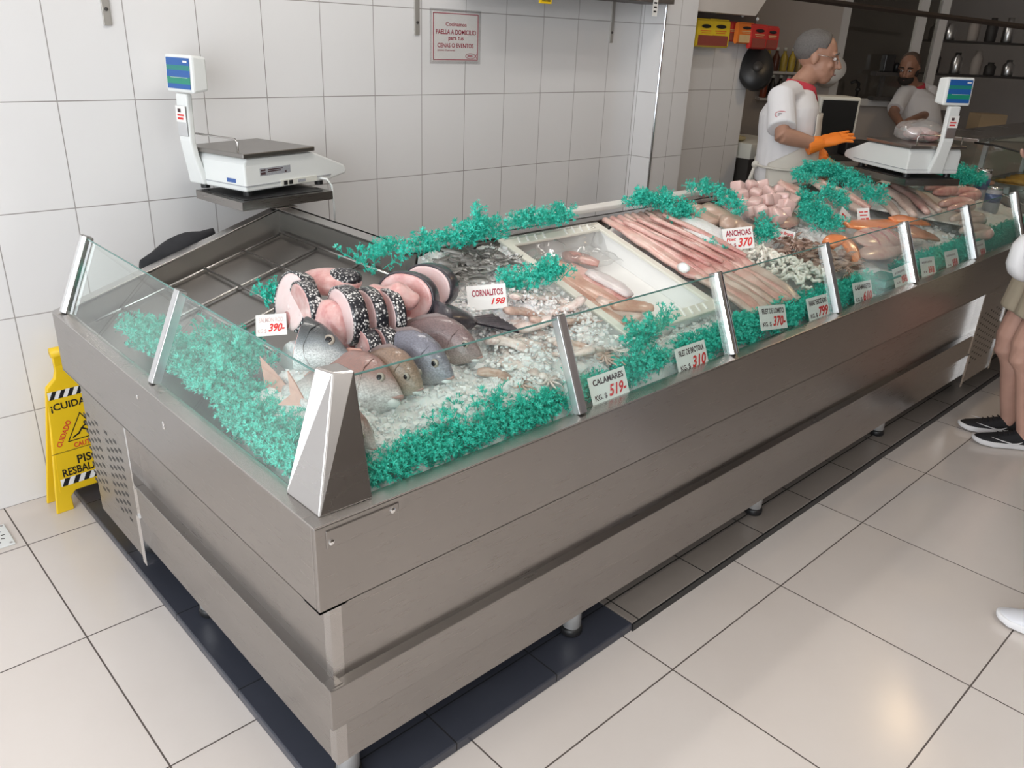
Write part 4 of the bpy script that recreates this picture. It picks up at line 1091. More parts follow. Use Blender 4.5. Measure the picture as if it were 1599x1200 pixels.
# ---- more seaweed
def dk(*uvh): return [tuple(deckp(u, v_, h)) for u, v_, h in uvh]
weed('teal plastic seaweed at the back corner of the deck behind the steaks', along(dk((545, 417, .02), (572, 405, .02)), (.022, .02, .018), 4)+along(dk((590, 400, .035), (626, 400, .035)), (.025, .02, .022), 7)+[(tuple(deckp(585, 422, .02)), (.025, .02, .015), 6)])
weed('teal plastic seaweed strip along the back rim behind the whitebait', along(dk((640, 400, .02), (712, 388, .02)), (.025, .016, .014), 5))
weed('tallest teal plastic seaweed clump at the back corner of the white crate', [(tuple(deckp(737, 366, .07)), (.026, .026, .045), 24), (tuple(deckp(765, 374, .04)), (.035, .022, .025), 22), (tuple(deckp(722, 384, .03)), (.025, .025, .02), 12)], sc=1.1)
weed('teal plastic seaweed on the foam lid above the crate', along(dk((800, 360, .05), (830, 354, .05), (886, 349, .04)), (.028, .02, .018), 9))
weed('teal plastic seaweed sprays between the whitebait card and the crate wall', along(dk((798, 455, .02), (835, 448, .03)), (.03, .02, .015), 8)+along(dk((835, 446, .035), (874, 435, .05)), (.03, .025, .025), 16))
weed('few teal plastic seaweed sprigs at the foot of the whitebait card', [(tuple(deckp(800, 456, .012)), (.015, .012, .012), 7)])
weed('few teal plastic seaweed sprigs beside the leftmost steak on the rack', [(tuple(deckp(432, 478, .01)), (.025, .02, .02), 12)])
weed('teal plastic seaweed clump at the back rim between pink fillets and ice mound', along(dk((990, 322, .04), (1030, 322, .05), (1075, 348, .03)), (.040, .030, .025), 15))
weed('teal plastic seaweed line over the tan skins up to the cubes', along(dk((1083, 303, .06), (1110, 307, .06), (1135, 323, .06), (1158, 342, .04)), (.028, .025, .022), 8))
weed('teal plastic seaweed behind the anchovy price card', [(tuple(deckp(1192, 376, .02)), (.045, .035, .03), 26), (tuple(deckp(1185, 358, .02)), (.02, .02, .015), 6), (tuple(deckp(1118, 398, .01)), (.025, .02, .012), 7)])
weed('large teal plastic seaweed cushion between the cubes and the salmon', [(tuple(deckp(1256, 322, .03)), (.05, .04, .035), 34), (tuple(deckp(1270, 342, .03)), (.07, .045, .04), 52), (tuple(deckp(1290, 358, .02)), (.06, .035, .025), 32)])
weed('teal plastic seaweed line between the two long fillets', along(dk((1285, 302, .05), (1300, 312, .05), (1322, 330, .04)), (.025, .02, .02), 8))
weed('teal plastic seaweed line at the back in front of the second scale', along(dk((1258, 273, .04), (1300, 276, .03), (1338, 300, .03)), (.04, .03, .025), 13)+[(tuple(deckp(1362, 316, .04)), (.045, .03, .028), 24), (tuple(deckp(1256, 288, .03)), (.04, .03, .02), 14)], sc=1.05)
weed('dark teal plastic seaweed beyond the second scale by the jars', along(dk((1415, 285, .03), (1470, 278, .03), (1520, 290, .03)), (.07, .045, .035), 22), sc=1.2)
# along the front glass to the far end
def front(x0, x1, label, dens=16, hi=.0):
    weed(label, along([(x0, .095, .808), (x1, .095, .808)], (.03, .036, .036+hi), int(dens*1.3)), (0, .1, 0))
front(.765, .86, 'teal plastic seaweed at the glass beside the squid price card', 13)
weed('fluffy teal plastic seaweed between the squid card and the hake card', along([(.93, .10, .81), (1.14, .10, .82)], (.03, .036, .04), 19)+along([(1.06, .15, .86), (1.16, .165, .89)], (.025, .025, .025), 9)+[((1.20, .17, .90), (.03, .02, .015), 12)], (0, .1, 0))
front(1.24, 1.39, 'teal plastic seaweed at the glass between hake card and chrome post', 18, .02)
front(1.42, 1.62, 'teal plastic seaweed at the glass before the loin fillet card', 22, .02)
front(1.71, 1.85, 'teal plastic seaweed at the glass between loin fillet card and squid ring card', 22, .02)
front(1.93, 2.20, 'teal plastic seaweed at the glass around the third glass post', 20, .015)
front(2.26, 2.42, 'teal plastic seaweed at the glass beside the teal tubs', 22, .02)
front(2.72, 3.02, 'teal plastic seaweed at the glass beyond the chrome post past the tubs', 20, .015)
front(3.05, 4.6, 'dark teal plastic seaweed at the glass in the far end of the deck', 20, .02)
# ------------------------------------------------------------------ lettering
def text_mesh(s, shear=0.0, bold=0.0):
    cu = bpy.data.curves.new('lettering', 'FONT'); cu.body = s; cu.shear = shear; cu.offset = bold; cu.resolution_u = 3; cu.align_x = 'LEFT'
    o = bpy.data.objects.new('lettering', cu); COL.objects.link(o)
    dg = bpy.context.evaluated_depsgraph_get(); dg.update()
    me = bpy.data.meshes.new_from_object(o.evaluated_get(dg))
    bpy.data.objects.remove(o); bpy.data.curves.remove(cu)
    return me
def write(s, parent, O, X, Y, x0, y0, x1, y1, mat, shear=0.0, bold=0.0, name='lettering', lift=.0006):
    """lettering s fitted to the box x0..x1, y0..y1 of the plane (O, X, Y)"""
    me = text_mesh(s, shear, bold)
    n = len(me.vertices); a = np.empty(n*3); me.vertices.foreach_get('co', a); a = a.reshape(-1, 3)
    lo, hi = a.min(0), a.max(0); sx = (x1-x0)/max(1e-6, hi[0]-lo[0]); sy = (y1-y0)/max(1e-6, hi[1]-lo[1])
    X = Vector(X).normalized(); Y = Vector(Y).normalized(); N = X.cross(Y)
    u = x0+(a[:, 0]-lo[0])*sx; w = y0+(a[:, 1]-lo[1])*sy
    P = np.array(O)[None]+u[:, None]*np.array(X)[None]+w[:, None]*np.array(Y)[None]+lift*np.array(N)[None]
    me.vertices.foreach_set('co', P.ravel()); me.materials.clear(); me.materials.append(mat); me.update(); me.name = name
    o = bpy.data.objects.new(name, me); COL.objects.link(o); o.parent = parent
    return o
def bars(parent, O, X, Y, rects, mat, name='lettering', lift=.0006):
    X = Vector(X).normalized(); Y = Vector(Y).normalized(); N = X.cross(Y); b = MB()
    for x0, y0, x1, y1 in rects:
        b.add([Vector(O)+X*x+Y*y+N*lift for x, y in ((x0, y0), (x1, y0), (x1, y1), (x0, y1))], [(0, 1, 2, 3)])
    return b.build(name, mat, parent)
M['card_red'] = plain('red_on_card', (0.78, 0.10, 0.10, 1), .6)
M['ink_grey'] = plain('faded_print', (0.40, 0.33, 0.34, 1), .6)

def card(label, tl, tr, bl, n, c, build):
    """price card through three pixel corners on plane n.p = c"""
    A, B_, C_ = on(*tl, n, c), on(*tr, n, c), on(*bl, n, c)
    X = (B_-A); w = X.length; X.normalize(); Y = (A-C_); Y = Y-X*Y.dot(X); h = Y.length; Y.normalize()
    t = thing('price_card', label, 'price card', C_)
    N = X.cross(Y)
    O = Vector((0, 0, 0))
    b = MB(); b.prism([O, O+X*w, O+X*w+Y*h, O+Y*h], -N*.0012); b.build('card', M['paper'], t)
    build(t, O, X, Y, w, h)
def std(title, price, grey=False):
    def f(t, O, X, Y, w, h):
        write(title, t, O, X, Y, w*.10, h*.66, w*.93, h*.88, M['ink_grey'] if grey else M['ink_black'], bold=.028)
        write('KG. $', t, O, X, Y, w*.08, h*.12, w*.40, h*.33, M['ink_grey'] if grey else M['ink_black'], bold=.022)
        write(price, t, O, X, Y, w*.46, h*.13, w*.95, h*.55, M['ink_red'], .35, .03, 'marker_price')
    return f
def faint(t, O, X, Y, w, h):
    bars(t, O, X, Y, [(w*(.12+.1*k), h*.70, w*(.19+.1*k), h*.80) for k in range(7)]+[(w*.15, h*.2, w*.22, h*.3), (w*.28, h*.2, w*.36, h*.3)], M['ink_grey'])
    bars(t, O, X, Y, [(w*.50, h*.15, w*.58, h*.5), (w*.62, h*.18, w*.72, h*.52), (w*.76, h*.15, w*.88, h*.5), (w*.5, h*.30, w*.86, h*.36)], M['card_red'], 'marker_price')
gn = Vector((0, -GH, LE)).normalized(); gc = gn.dot(Vector((0, G0, ZR)))-.010
for lab, tl, tr, bl, f in (
    ('price card reading CALAMARES 519 at the glass', (919, 591), (976, 571), (927, 636), std('CALAMARES', '519-')),
    ('price card reading FILET DE BROTOLA 310 at the glass', (1053.5, 546), (1100, 530), (1061.5, 588), std('FILET DE BROTOLA', '310')),
    ('price card reading FILET DE LOMITO 370 at the glass', (1186, 478.5), (1227, 475), (1189, 517), std('FILET DE LOMITO', '370-')),
    ('price card reading RABAS TERCIZADAS 799 at the glass', (1260, 467), (1292, 458), (1265, 504.5), std('RABAS TERCIZADAS', '799')),
    ('price card reading CALAMARETES 610 at the glass', (1331, 443), (1360, 437), (1336, 478), std('CALAMARETES', '610')),
    ('faded price card tilted in front of the teal tubs', (1396, 420), (1418, 411), (1399, 452), faint),
    ('faded price card just past the chrome post by the salmon', (1437, 403.5), (1459.6, 400), (1440, 433.5), faint),
    ('faded price card second past the chrome post, before the grey post', (1477, 393), (1497, 388), (1479, 423), faint),
    ('small faded price card nearest the far end of the glass', (1521.5, 379), (1538.7, 373), (1524, 406.5), faint)):
    card(lab, tl, tr, bl, gn, gc, f)
def standing(lab, tl, tr, bl, foot, f, tilt=.5, swing=0.0):
    p = deckp(*foot); n = (-(IA+IR*swing).normalized()+Vector((0, 0, tilt))).normalized()
    card(lab, tl, tr, bl, n, n.dot(p), f)
def f_corn(t, O, X, Y, w, h):
    write('CORNALITOS', t, O, X, Y, w*.13, h*.55, w*.92, h*.82, M['ink_maroon'], bold=.03)
    write('198', t, O, X, Y, w*.60, h*.18, w*.97, h*.44, M['ink_red'], .35, .03, 'marker_price')
standing('price card reading CORNALITOS stuck in the ice', (726.8, 447.8), (788, 442.5), (731, 486), (760, 482, .012), f_corn)
def f_anch(t, O, X, Y, w, h):
    write('ANCHOAS', t, O, X, Y, w*.10, h*.62, w*.94, h*.90, M['ink_maroon'], bold=.03)
    write('Filet', t, O, X, Y, w*.10, h*.40, w*.42, h*.58, M['ink_red'], .3, .02, 'marker_price')
    write('KG. $', t, O, X, Y, w*.07, h*.10, w*.40, h*.30, M['ink_maroon'], bold=.024)
    write('370', t, O, X, Y, w*.46, h*.10, w*.96, h*.52, M['ink_red'], .35, .03, 'marker_price')
standing('price card reading ANCHOAS 370 standing above the squid rings', (1129, 358), (1176, 353), (1131.5, 392), (1155, 403, .012), f_anch)
def f_red(t, O, X, Y, w, h):
    write('Hueva Brotola', t, O, X, Y, w*.06, h*.58, w*.95, h*.85, M['ink_red'], .2, .03, 'marker_price')
    write('Kg $ 370', t, O, X, Y, w*.20, h*.10, w*.95, h*.40, M['ink_red'], .2, .03, 'marker_price')
standing('handwritten red price card 370 leaning beside the anchovy card', (1197, 351), (1230.6, 360), (1204, 372.5), (1218, 376, .02), f_red)
def f_mero(t, O, X, Y, w, h):
    write('SALMON ROD.', t, O, X, Y, w*.10, h*.62, w*.92, h*.84, M['ink_faint'], bold=.01)
    write('KG $', t, O, X, Y, w*.06, h*.10, w*.34, h*.32, M['ink_faint'], bold=.01)
    write('390-', t, O, X, Y, w*.40, h*.16, w*.94, h*.55, M['ink_red'], .35, .03, 'marker_price')
M['ink_faint'] = plain('bleached_print', (0.66, 0.50, 0.50, 1), .6)
standing('price card with red 390 lying against the cut fish steaks', (414.6, 491.5), (462, 488), (400, 526), (430, 526, .03), f_mero, 1.2, -.15)
def f_scr(t, O, X, Y, w, h):
    bars(t, O, X, Y, [(w*.15, h*.70, w*.5, h*.78), (w*.56, h*.70, w*.85, h*.78), (w*.2, h*.48, w*.8, h*.56), (w*.25, h*.2, w*.6, h*.32), (w*.66, h*.18, w*.9, h*.34)], M['ink_red'], 'marker_price')
standing('pinkish red-lettered price card at the foot of the long pale fillet', (1333, 326), (1352, 325), (1340, 349), (1350, 350, .02), f_scr)
def f_edge(t, O, X, Y, w, h):
    bars(t, O, X, Y, [(w*.2, h*.60, w*.7, h*.72), (w*.35, h*.15, w*.8, h*.4)], M['ink_red'], 'marker_price')
standing('price card turned nearly edge on at the big seaweed cushion', (1312.5, 319), (1326, 334), (1306, 347), (1316, 350, .02), f_edge, .5, -.7)

# ------------------------------------------------------------------ weighing scales
t = NT('scale_screen'); t.setp(Roughness=.12)
c = t.coord('Generated'); sx = t.node('ShaderNodeSeparateXYZ'); t.link(c, sx.inputs[0])
t.base(t.ramp(sx.outputs[2], [(0.0, (0.02, .11, .38, 1)), (.14, (.02, .11, .38, 1)), (.16, (.015, .26, .17, 1)), (.36, (.015, .26, .17, 1)), (.38, (.02, .11, .38, 1)), (.58, (.02, .11, .38, 1)), (.60, (.02, .22, .20, 1)), (.74, (.02, .22, .20, 1)), (.76, (.02, .11, .38, 1)), (1, (.02, .11, .38, 1))]))
t.n[t.n.find('Color Ramp')].color_ramp.interpolation = 'CONSTANT'
M['screen'] = t.mat
M['blue_label'] = plain('blue_label', (.05, .12, .36, 1), .4)
M['grey_label'] = plain('grey_label', (.36, .37, .40, 1), .5, var=.5, scale=300)
def scale_machine(label, loc, rz, py, plus_side):
    t = thing('weighing_scale', label, 'weighing scale', loc, rz)
    Lx, Wy, H = .49, .285, .112
    # body: long wedge with sloped keyboard nose
    prof = [(.0, .0), (.0, H-.02), (.012, H), (.318, H-.004), (.336, H-.010), (.478, .048), (Lx, .030), (Lx-.006, .014), (.43, .006), (.40, 0)]
    b = MB(); b.prism([(x, 0, z+.018) for x, z in prof], (0, Wy, 0)); b.build('body', M['white_plastic'], t, bevel=.006)
    b = MB(); b.bb(-.003, .405, -.003, Wy+.003, .036, .0385); b.build('body_seam', M['grey_label'], t)
    for x in (.03, .37):
        for y in (.03, Wy-.03): MB().lathe([(.016, 0), (.016, .02)], (x, y, 0), 12).build('foot', M['black'], t)
    # platform tray
    b = MB(); b.bb(-.010, .318, -.012, Wy+.012, H+.020, H+.036); pf = b.build('platform', M['steel_in'], t, bevel=.003)
    b = MB(); z0 = H+.036
    yy = 0.02 if plus_side else .0
    b.tube([(-.004, .02, z0-.01), (-.004, .02, z0+.035), (-.004, .03, z0+.045), (-.004, Wy-.03, z0+.045), (-.004, Wy-.02, z0+.035), (-.004, Wy-.02, z0-.01)], .0035, 8); b.build('guard_rail', M['steel_rim'], pf, True)
    # key pad on the nose
    b = MB(); d = Vector((.478-.336, 0, .048-H+.010)).normalized(); nrm = Vector((-d.z, 0, d.x)) if d.x > 0 else d
    o0 = Vector((.336, .03, H-.010+.018))+d*.012
    b.prism([o0+nrm*.0, o0+d*.115, o0+d*.115+Vector((0, Wy-.06, 0)), o0+Vector((0, Wy-.06, 0))], nrm*.002); b.build('keypad', M['grey_label'], t)
    # labels on the long side
    ys = Wy+.0006 if plus_side else -.0006; sg = 1 if plus_side else -1
    X = Vector((-1, 0, 0)) if plus_side else Vector((1, 0, 0)); O = Vector((.18 if plus_side else .0, ys, .018))
    if not plus_side:
        bars(t, (0, ys, 0), X, (0, 0, 1), [(.065, .066, .205, .092)], M['grey_label'], 'rating_plate', 0)
        bars(t, (0, ys, 0), X, (0, 0, 1), [(.069, .082, .09, .088), (.10, .083, .17, .087), (.10, .077, .16, .081), (.069, .070, .09, .078), (.178, .069, .186, .075)], M['ink_black'], 'rating_text', .0005)
        b = MB(); b.bb(.155, .33, -.004, .0, .022, .042); sk = b.build('socket_strip', M['cream_plastic'], t)
        for x in (.175, .20): MB().bb(x-.008, x+.008, -.006, -.004, .025, .039).build('socket', M['black'], sk)
        MB().bb(.235, .27, -.006, -.004, .027, .037).build('socket', M['grey_label'], sk)
        bars(t, (-.0006, .14, 0), (0, -1, 0), (0, 0, 1), [(.045, .044, .092, .058)], M['blue_label'], 'maker_label', 0)
        MB().tube([(.345, -.004, .03), (.355, -.03, .028), (.362, -.045, .005), (.365, -.05, -.06), (.368, -.05, -.16)], .0045, 8).build('power_cord', M['white_plastic'], t, True)
    # display pole
    pts = [(-.0, py, .02), (-.008, py, .06), (-.022, py, .12), (-.030, py, .17), (-.026, py, .325)]
    R_ = []
    b = MB()
    for x, y, z in pts:
        w = .030 if z > .1 else .040-.1*(z-.02); R_.append([Vector((x-.012, y-w/1, z)), Vector((x+.012, y-w/1, z)), Vector((x+.012, y+w/1, z)), Vector((x-.012, y+w/1, z))])
    b.loft(R_); po = b.build('pole', M['white_plastic'], t, bevel=.006)
    b = MB(); b.bb(-.046, -.040, py-.026, py+.026, .185, .285); b.build('pole_cover', M['alu'], po, bevel=.002)
    bars(po, (-.0465, py, 0), (0, -1, 0), (0, 0, 1), [(-.026, .232, .026, .285)], M['paper'], 'sticker', 0)
    bars(po, (-.0470, py, 0), (0, -1, 0), (0, 0, 1), [(-.018, .240, .012, .247), (-.018, .252, .016, .258)], M['ink_red'], 'lettering', 0)
    bars(po, (-.0470, py, 0), (0, -1, 0), (0, 0, 1), [(-.014, .264, .002, .276)], M['ink_black'], 'lettering', 0)
    # display head
    dy = py; n0 = len(t.children)
    prof = [(-.075, .283), (-.070, .405), (-.012, .399), (-.012, .291)]
    b = MB(); b.prism([(x, dy-.072, z) for x, z in prof], (0, .144, 0)); hd_ = b.build('display_housing', M['white_plastic'], t, bevel=.008)
    b = MB(); b.prism([(-.0760, dy-.060, .296), (-.0760, dy+.060, .296), (-.0718, dy+.060, .394), (-.0718, dy-.060, .394)], (-.0012, 0, 0)); b.build('screen', M['screen'], hd_)
    bars(hd_, (-.0745, dy, 0), (0, -1, 0), (0, 0, 1), [(.030, .380, .052, .386)], M['paper'], 'maker_label', .0008)
    bars(hd_, (-.0768, dy, 0), (0, -1, 0), (0, 0, 1), [(-.04, .3315, .05, .3325)], M['paper'], 'lettering', .0004)
    hd_.location = (.036, 0, .044)
    return t
a1 = math.radians(14)
scale_machine('white weighing scale with blue display on the steel shelf at the back corner', (.662, 1.542, 1.102), a1, .245, False)
def scale_shelf(label, c0, rz, lx, ly, z, post):
    t = thing('scale_shelf', label, 'shelf', (c0[0], c0[1], z), rz)
    b = MB(); b.bb(0, lx, 0, ly, -.003, .0); b.bb(0, lx, 0, .004, -.030, .0); b.bb(0, .004, 0, ly, -.030, 0); b.bb(lx-.004, lx, 0, ly, -.03, 0); b.bb(0, lx, ly-.004, ly, -.03, 0)
    b.build('tray', M['steel'], t, bevel=.001)
    b = MB(); b.bb(.02, lx-.03, .02, ly-.02, .0, .003); b.build('rubber_mat', M['black'], t)
    b = MB(); px_, py_ = post; b.bb(px_-.03, px_+.03, py_-.02, py_+.02, -(z-ZT)-.0, -.003); b.bb(px_-.045, px_+.045, py_-.035, py_+.035, -(z-ZT), -(z-ZT)+.004); b.build('bracket', M['steel'], t, bevel=.002)
scale_shelf('brushed steel bracket shelf carrying the scale at the back corner', (.618, 1.486), math.radians(6), .375, .30, 1.099, (.17, .03))
F2 = atz(1414, 271, 1.135); N2 = atz(1298, 243, 1.135)
a2 = math.atan2(N2.y-F2.y, N2.x-F2.x)
X2 = Vector((math.cos(a2), math.sin(a2), 0)); Y2 = Vector((-X2.y, X2.x, 0))
O2 = F2-Y2*.285
scale_machine('white weighing scale over the far deck with a bag of fish on its platform', (O2.x, O2.y, 1.115), a2, .13, True)
scale_shelf('brushed steel shelf carrying the scale near the older shopkeeper', (O2.x-.03*X2.x-.0*Y2.x, O2.y-.03*X2.y), a2, .42, .30, 1.112, (.37, .06))
# bag of fish on the second scale
pc = O2+X2*.17+Y2*.13; pc.z = 1.115+.148
t = thing('bag_of_fish', 'clear bag of pink fish fillets on the platform of the far scale', 'bag', pc)
for i in range(5):
    MB().ball((rnd.uniform(-.05, .05), rnd.uniform(-.06, .06), .028+.012*(i % 2)), (.06, .038, .026), 12, 8, Matrix.Rotation(rnd.uniform(0, 3), 3, 'Z')).build('fillet', M['flesh_white' if i % 2 else 'flesh_pink'], t, True)
MB().ball((0, 0, .046), (.115, .105, .052), 26, 14, fn=lambda q: q*(1+.22*noise.noise(q*28))).build('plastic_wrap', M['bag_film'], t, True)

# ------------------------------------------------------------------ yellow wet-floor sign
sg = thing('wet_floor_sign', 'yellow folding wet floor sign reading CUIDADO PISO RESBALADIZO beside the counter end', 'warning sign', (0.0, 1.835, 0))
Zs = .60
aZ = atz(88, 803, 0); 
wx0, wx1 = -.185+.085, .185+.085
sgx = Vector((.998, .06, 0)).normalized()       # along the panel width
sgn = Vector((.06, -.998, 0)).normalized()      # panel faces the camera side
def sign_leaf(side, nm):
    lean = .055
    up = (Vector((0, 0, 1))*Zs-sgn*side*lean*-1*-1).normalized()
    base = Vector((0.085, 0, 0))+sgn*side*lean
    def P(x, z): return base+sgx*x*.90+(Vector((0, 0, 1))-sgn*side*lean/Zs)*z*.925
    w0, w1 = .160, .085
    def wd(z): return w0+(w1-w0)*z/.56
    out = [(-wd(0), 0), (-wd(0)+.065, 0), (-wd(0)+.065, .055), (-wd(0)+.085, .075), (wd(0)-.085, .075), (wd(0)-.065, .055), (wd(0)-.065, 0), (wd(0), 0), (wd(.50), .50), (.060, .53), (.052, .56), (.052, .60), (.052, .645), (-.052, .645), (-.052, .60), (-.052, .56), (-.060, .53), (-wd(.50), .50)]
    nrm = sgn*side
    b = MB(); b.prism([P(x, z) for x, z in out], -nrm*.012)
    o = b.build(nm, M['yellow'], sg, bevel=.003)
    return o, P, nrm
lf, P, nrm = sign_leaf(1, 'front_panel')
sign_leaf(-1, 'back_panel')
b = MB(); b.tube([Vector((.085, 0, .584))-sgx*.05, Vector((.085, 0, .584))+sgx*.05], .018, 12); b.build('hinge_bar', M['yellow'], sg, True)
O = P(0, 0); Yv = (P(0, 1)-P(0, 0)).normalized()
# raised field
b = MB(); b.prism([P(-.132, .085)+nrm*.0, P(.132, .085), P(.100, .49), P(-.100, .49)], nrm*.0012); b.build('raised_field', M['yellow'], lf)
def stripes(z0, z1, w):
    b = MB(); b.prism([P(-w, z0)+nrm*.0013, P(w, z0)+nrm*.0013, P(w, z1)+nrm*.0013, P(-w, z1)+nrm*.0013], nrm*.0003); o = b.build('stripe_band', M['paper'], lf)
    b = MB(); n_ = 6; step = 2*w/n_
    for k in range(n_):
        x = -w+step*k+.002
        b.add([P(x, z0)+nrm*.0019, P(x+step*.5, z0)+nrm*.0019, P(min(w, x+step*.5+.016), z1)+nrm*.0019, P(min(w, x+.016), z1)+nrm*.0019], [(0, 1, 2, 3)])
    b.build('stripe', M['black'], o)
stripes(.455, .485, .098); stripes(.105, .135, .122)
def sw(s, x0, z0, x1, z1, m, sh=0, bo=.02): return write(s, lf, O, sgx, Yv, x0*.9, z0*.925, x1*.9, z1*.925, m, sh, bo, lift=.0022)
sw('\u00a1CUIDADO!', -.098, .405, .100, .440, M['black'])
sw('CAUTION', -.045, .248, .055, .268, M['ink_red'])
me = write('CUIDADO', lf, P(-.092, .262), (sgx*.5+Yv*.85), (Yv*.5-sgx*.85), 0, 0, .10, .018, M['ink_red'], 0, .02, lift=.0022)
sw('PISO', -.045, .180, .045, .215, M['black']); sw('RESBALADIZO', -.108, .142, .112, .174, M['black'])
bars(lf, O, sgx, Yv, [(-.118, .2235, .112, .2255)], M['black'], 'rule', .0022)
# triangle with a slipping figure
def line(b, pts, w):
    for (x0, z0), (x1, z1) in zip(pts, pts[1:]):
        d = Vector((x1-x0, z1-z0)).normalized()*w/2; nx, nz_ = -d.y, d.x
        b.add([P(x0+nx-d.x, z0+nz_-d.y)+nrm*.0022, P(x0-nx-d.x, z0-nz_-d.y)+nrm*.0022, P(x1-nx+d.x, z1-nz_+d.y)+nrm*.0022, P(x1+nx+d.x, z1+nz_+d.y)+nrm*.0022], [(0, 1, 2, 3)])
b = MB(); line(b, [(-.062, .278), (.062, .278), (.0, .380), (-.062, .278)], .0035)
line(b, [(-.040, .290), (-.018, .300), (-.004, .318), (.014, .306), (.032, .290)], .006); line(b, [(-.004, .318), (.010, .328), (.024, .320)], .005)
for k in range(8):
    a = k*PI/4; line(b, [(.012+.004*math.cos(a), .338+.004*math.sin(a)), (.012+.004*math.cos(a+.8), .338+.004*math.sin(a+.8))], .004)
b.build('pictogram', M['black'], lf)

# ------------------------------------------------------------------ black cloth behind the counter end
p0, p1, p2, p3 = aty(222, 416, 1.575), aty(262, 395, 1.585), aty(300, 376, 1.59), aty(336, 358, 1.6)
b = MB(); rings = []
for k in range(11):
    f = k/10*3; i = min(2, int(f)); q = (p0, p1, p2, p3)[i].lerp((p0, p1, p2, p3)[i+1], f-i)
    r = .012+.030*math.sin(PI*min(1, .15+k/10*.85)); rings.append([q+Vector((0, .012+r*.8*math.cos(2*PI*j/12), -.015+r*1.2*math.sin(2*PI*j/12)+.004*math.sin(5*j+k))) for j in range(12)])
b.loft(rings)
M['black_cloth'] = plain('black_cloth', (.022, .022, .026, 1), .85, var=.3, scale=40)
o = b.build('rubber_apron', M['black_cloth'], None, True)
tag(o, 'rolled black rubber apron hanging over the back of the counter end', 'apron')

# ------------------------------------------------------------------ paper notice on the tiles
A, B_, C_ = aty(675, 17, YW-.004), aty(749, 21, YW-.004), aty(673, 95, YW-.004)
t = thing('wall_notice', 'white notice with red border reading PAELLA A DOMICILIO on the tiled wall', 'notice', (A.x, YW, C_.z))
w_, h_ = B_.x-A.x, A.z-C_.z
MB().bb(-.012, w_+.012, -.0022, -.0008, -.012, h_+.012).build('clear_sleeve', M['film'], t)
MB().bb(0, w_, -.0016, -.0006, 0, h_).build('sheet', M['paper'], t)
def nb(rects, m, nm='border'): return bars(t, (0, -.0024, 0), (1, 0, 0), (0, 0, 1), [(x0*w_, z0*h_, x1*w_, z1*h_) for x0, z0, x1, z1 in rects], m, nm, .0006)
nb([(.02, .02, .98, .035), (.02, .965, .98, .98), (.02, .02, .035, .98), (.965, .02, .98, .98)], M['ink_maroon'])
def nw(s, x0, z0, x1, z1): write(s, t, (0, -.0024, 0), (1, 0, 0), (0, 0, 1), x0*w_, z0*h_, x1*w_, z1*h_, M['ink_maroon'], 0, .012, lift=.0006)
nw('Cocinamos', .28, .72, .72, .80); nw('PAELLA A DOMICILIO', .08, .55, .93, .65); nw('para tus', .34, .41, .66, .51); nw('CENAS O EVENTOS', .11, .28, .88, .37); nw('(m\u00ednimo 10 personas)', .11, .20, .48, .245)
b = MB(); pts = [Vector((w_*(.82+.11*math.cos(a)), -.0032, h_*(.11+.055*math.sin(a)))) for a in [k*PI/10-PI*.0 for k in range(21)]]
b.tube(pts, .0010, 5); b.tube([(w_*.92, -.0032, h_*.125), (w_*.965, -.0032, h_*.055)], .001, 5); b.tube([(w_*.92, -.0032, h_*.095), (w_*.965, -.0032, h_*.165)], .001, 5)
b.build('fish_emblem', M['ink_maroon'], t); nb([(.76, .11, .86, .125), (.75, .09, .88, .10)], M['ink_maroon'], 'emblem_lettering')

# ------------------------------------------------------------------ shelf brackets and shelf above
M['bracket'] = plain('grey_metal_strip', (.48, .46, .43, 1), .45, .6)
for u, vb, lab in ((169, 40, 'grey metal shelf bracket above the left scale display'.replace('left ', 'first '), ), (651.5, 55, 'grey metal shelf bracket beside the white notice'), (954, 67, 'grey metal shelf bracket by the tiled column')):
    p = aty(u, vb, YW-.006)
    t = thing('shelf_bracket', lab, 'bracket', (p.x, YW, p.z), 0, 'shelf brackets on the tiles')
    MB().bb(-.013, .013, -.008, 0, 0, .30).build('upright', M['bracket'], t, bevel=.002)
    MB().lathe([(.006, 0), (.006, .003), (.003, .004)], (0, -.008, .05), 10, M=Matrix.Rotation(PI/2, 3, 'X')).build('screw', M['dark'], t)
s0 = aty(1048, 7, 1.74)
t = thing('wall_shelf', 'dark edged shelf at the top of the tiled wall by the column', 'shelf', (1.0, YW, s0.z))
MB().bb(.9, s0.x-1.0, 1.72-YW, 0, 0.0, .03).build('board', plain('dark_shelf', (.10, .085, .075, 1), .5), t, bevel=.002)
q = aty(850, 1, 1.72)
o = MB().bb(q.x-.035, q.x+.035, 1.708, 1.7195, q.z-.012, q.z+.03).build('shelf_label', M['yellow']); tag(o, 'yellow shelf label hanging at the top of the tiled wall', 'label')
bars(o, (q.x, 1.708, q.z), (1, 0, 0), (0, 0, 1), [(-.025+.009*k, -.004, -.019+.009*k, .006) for k in range(6)], M['black'])
q = aty(1023, 12, 1.715)
t = thing('shelf_label', 'small white label with black lines hanging at the column end of the shelf', 'label', (q.x, 1.715, q.z))
MB().bb(-.020, .020, -.001, .0, -.04, .06).build('tag', M['paper'], t)
bars(t, (0, -.001, 0), (1, 0, 0), (0, 0, 1), [(-.012, -.022+.02*k, .012, -.014+.02*k) for k in range(4)], M['black'])

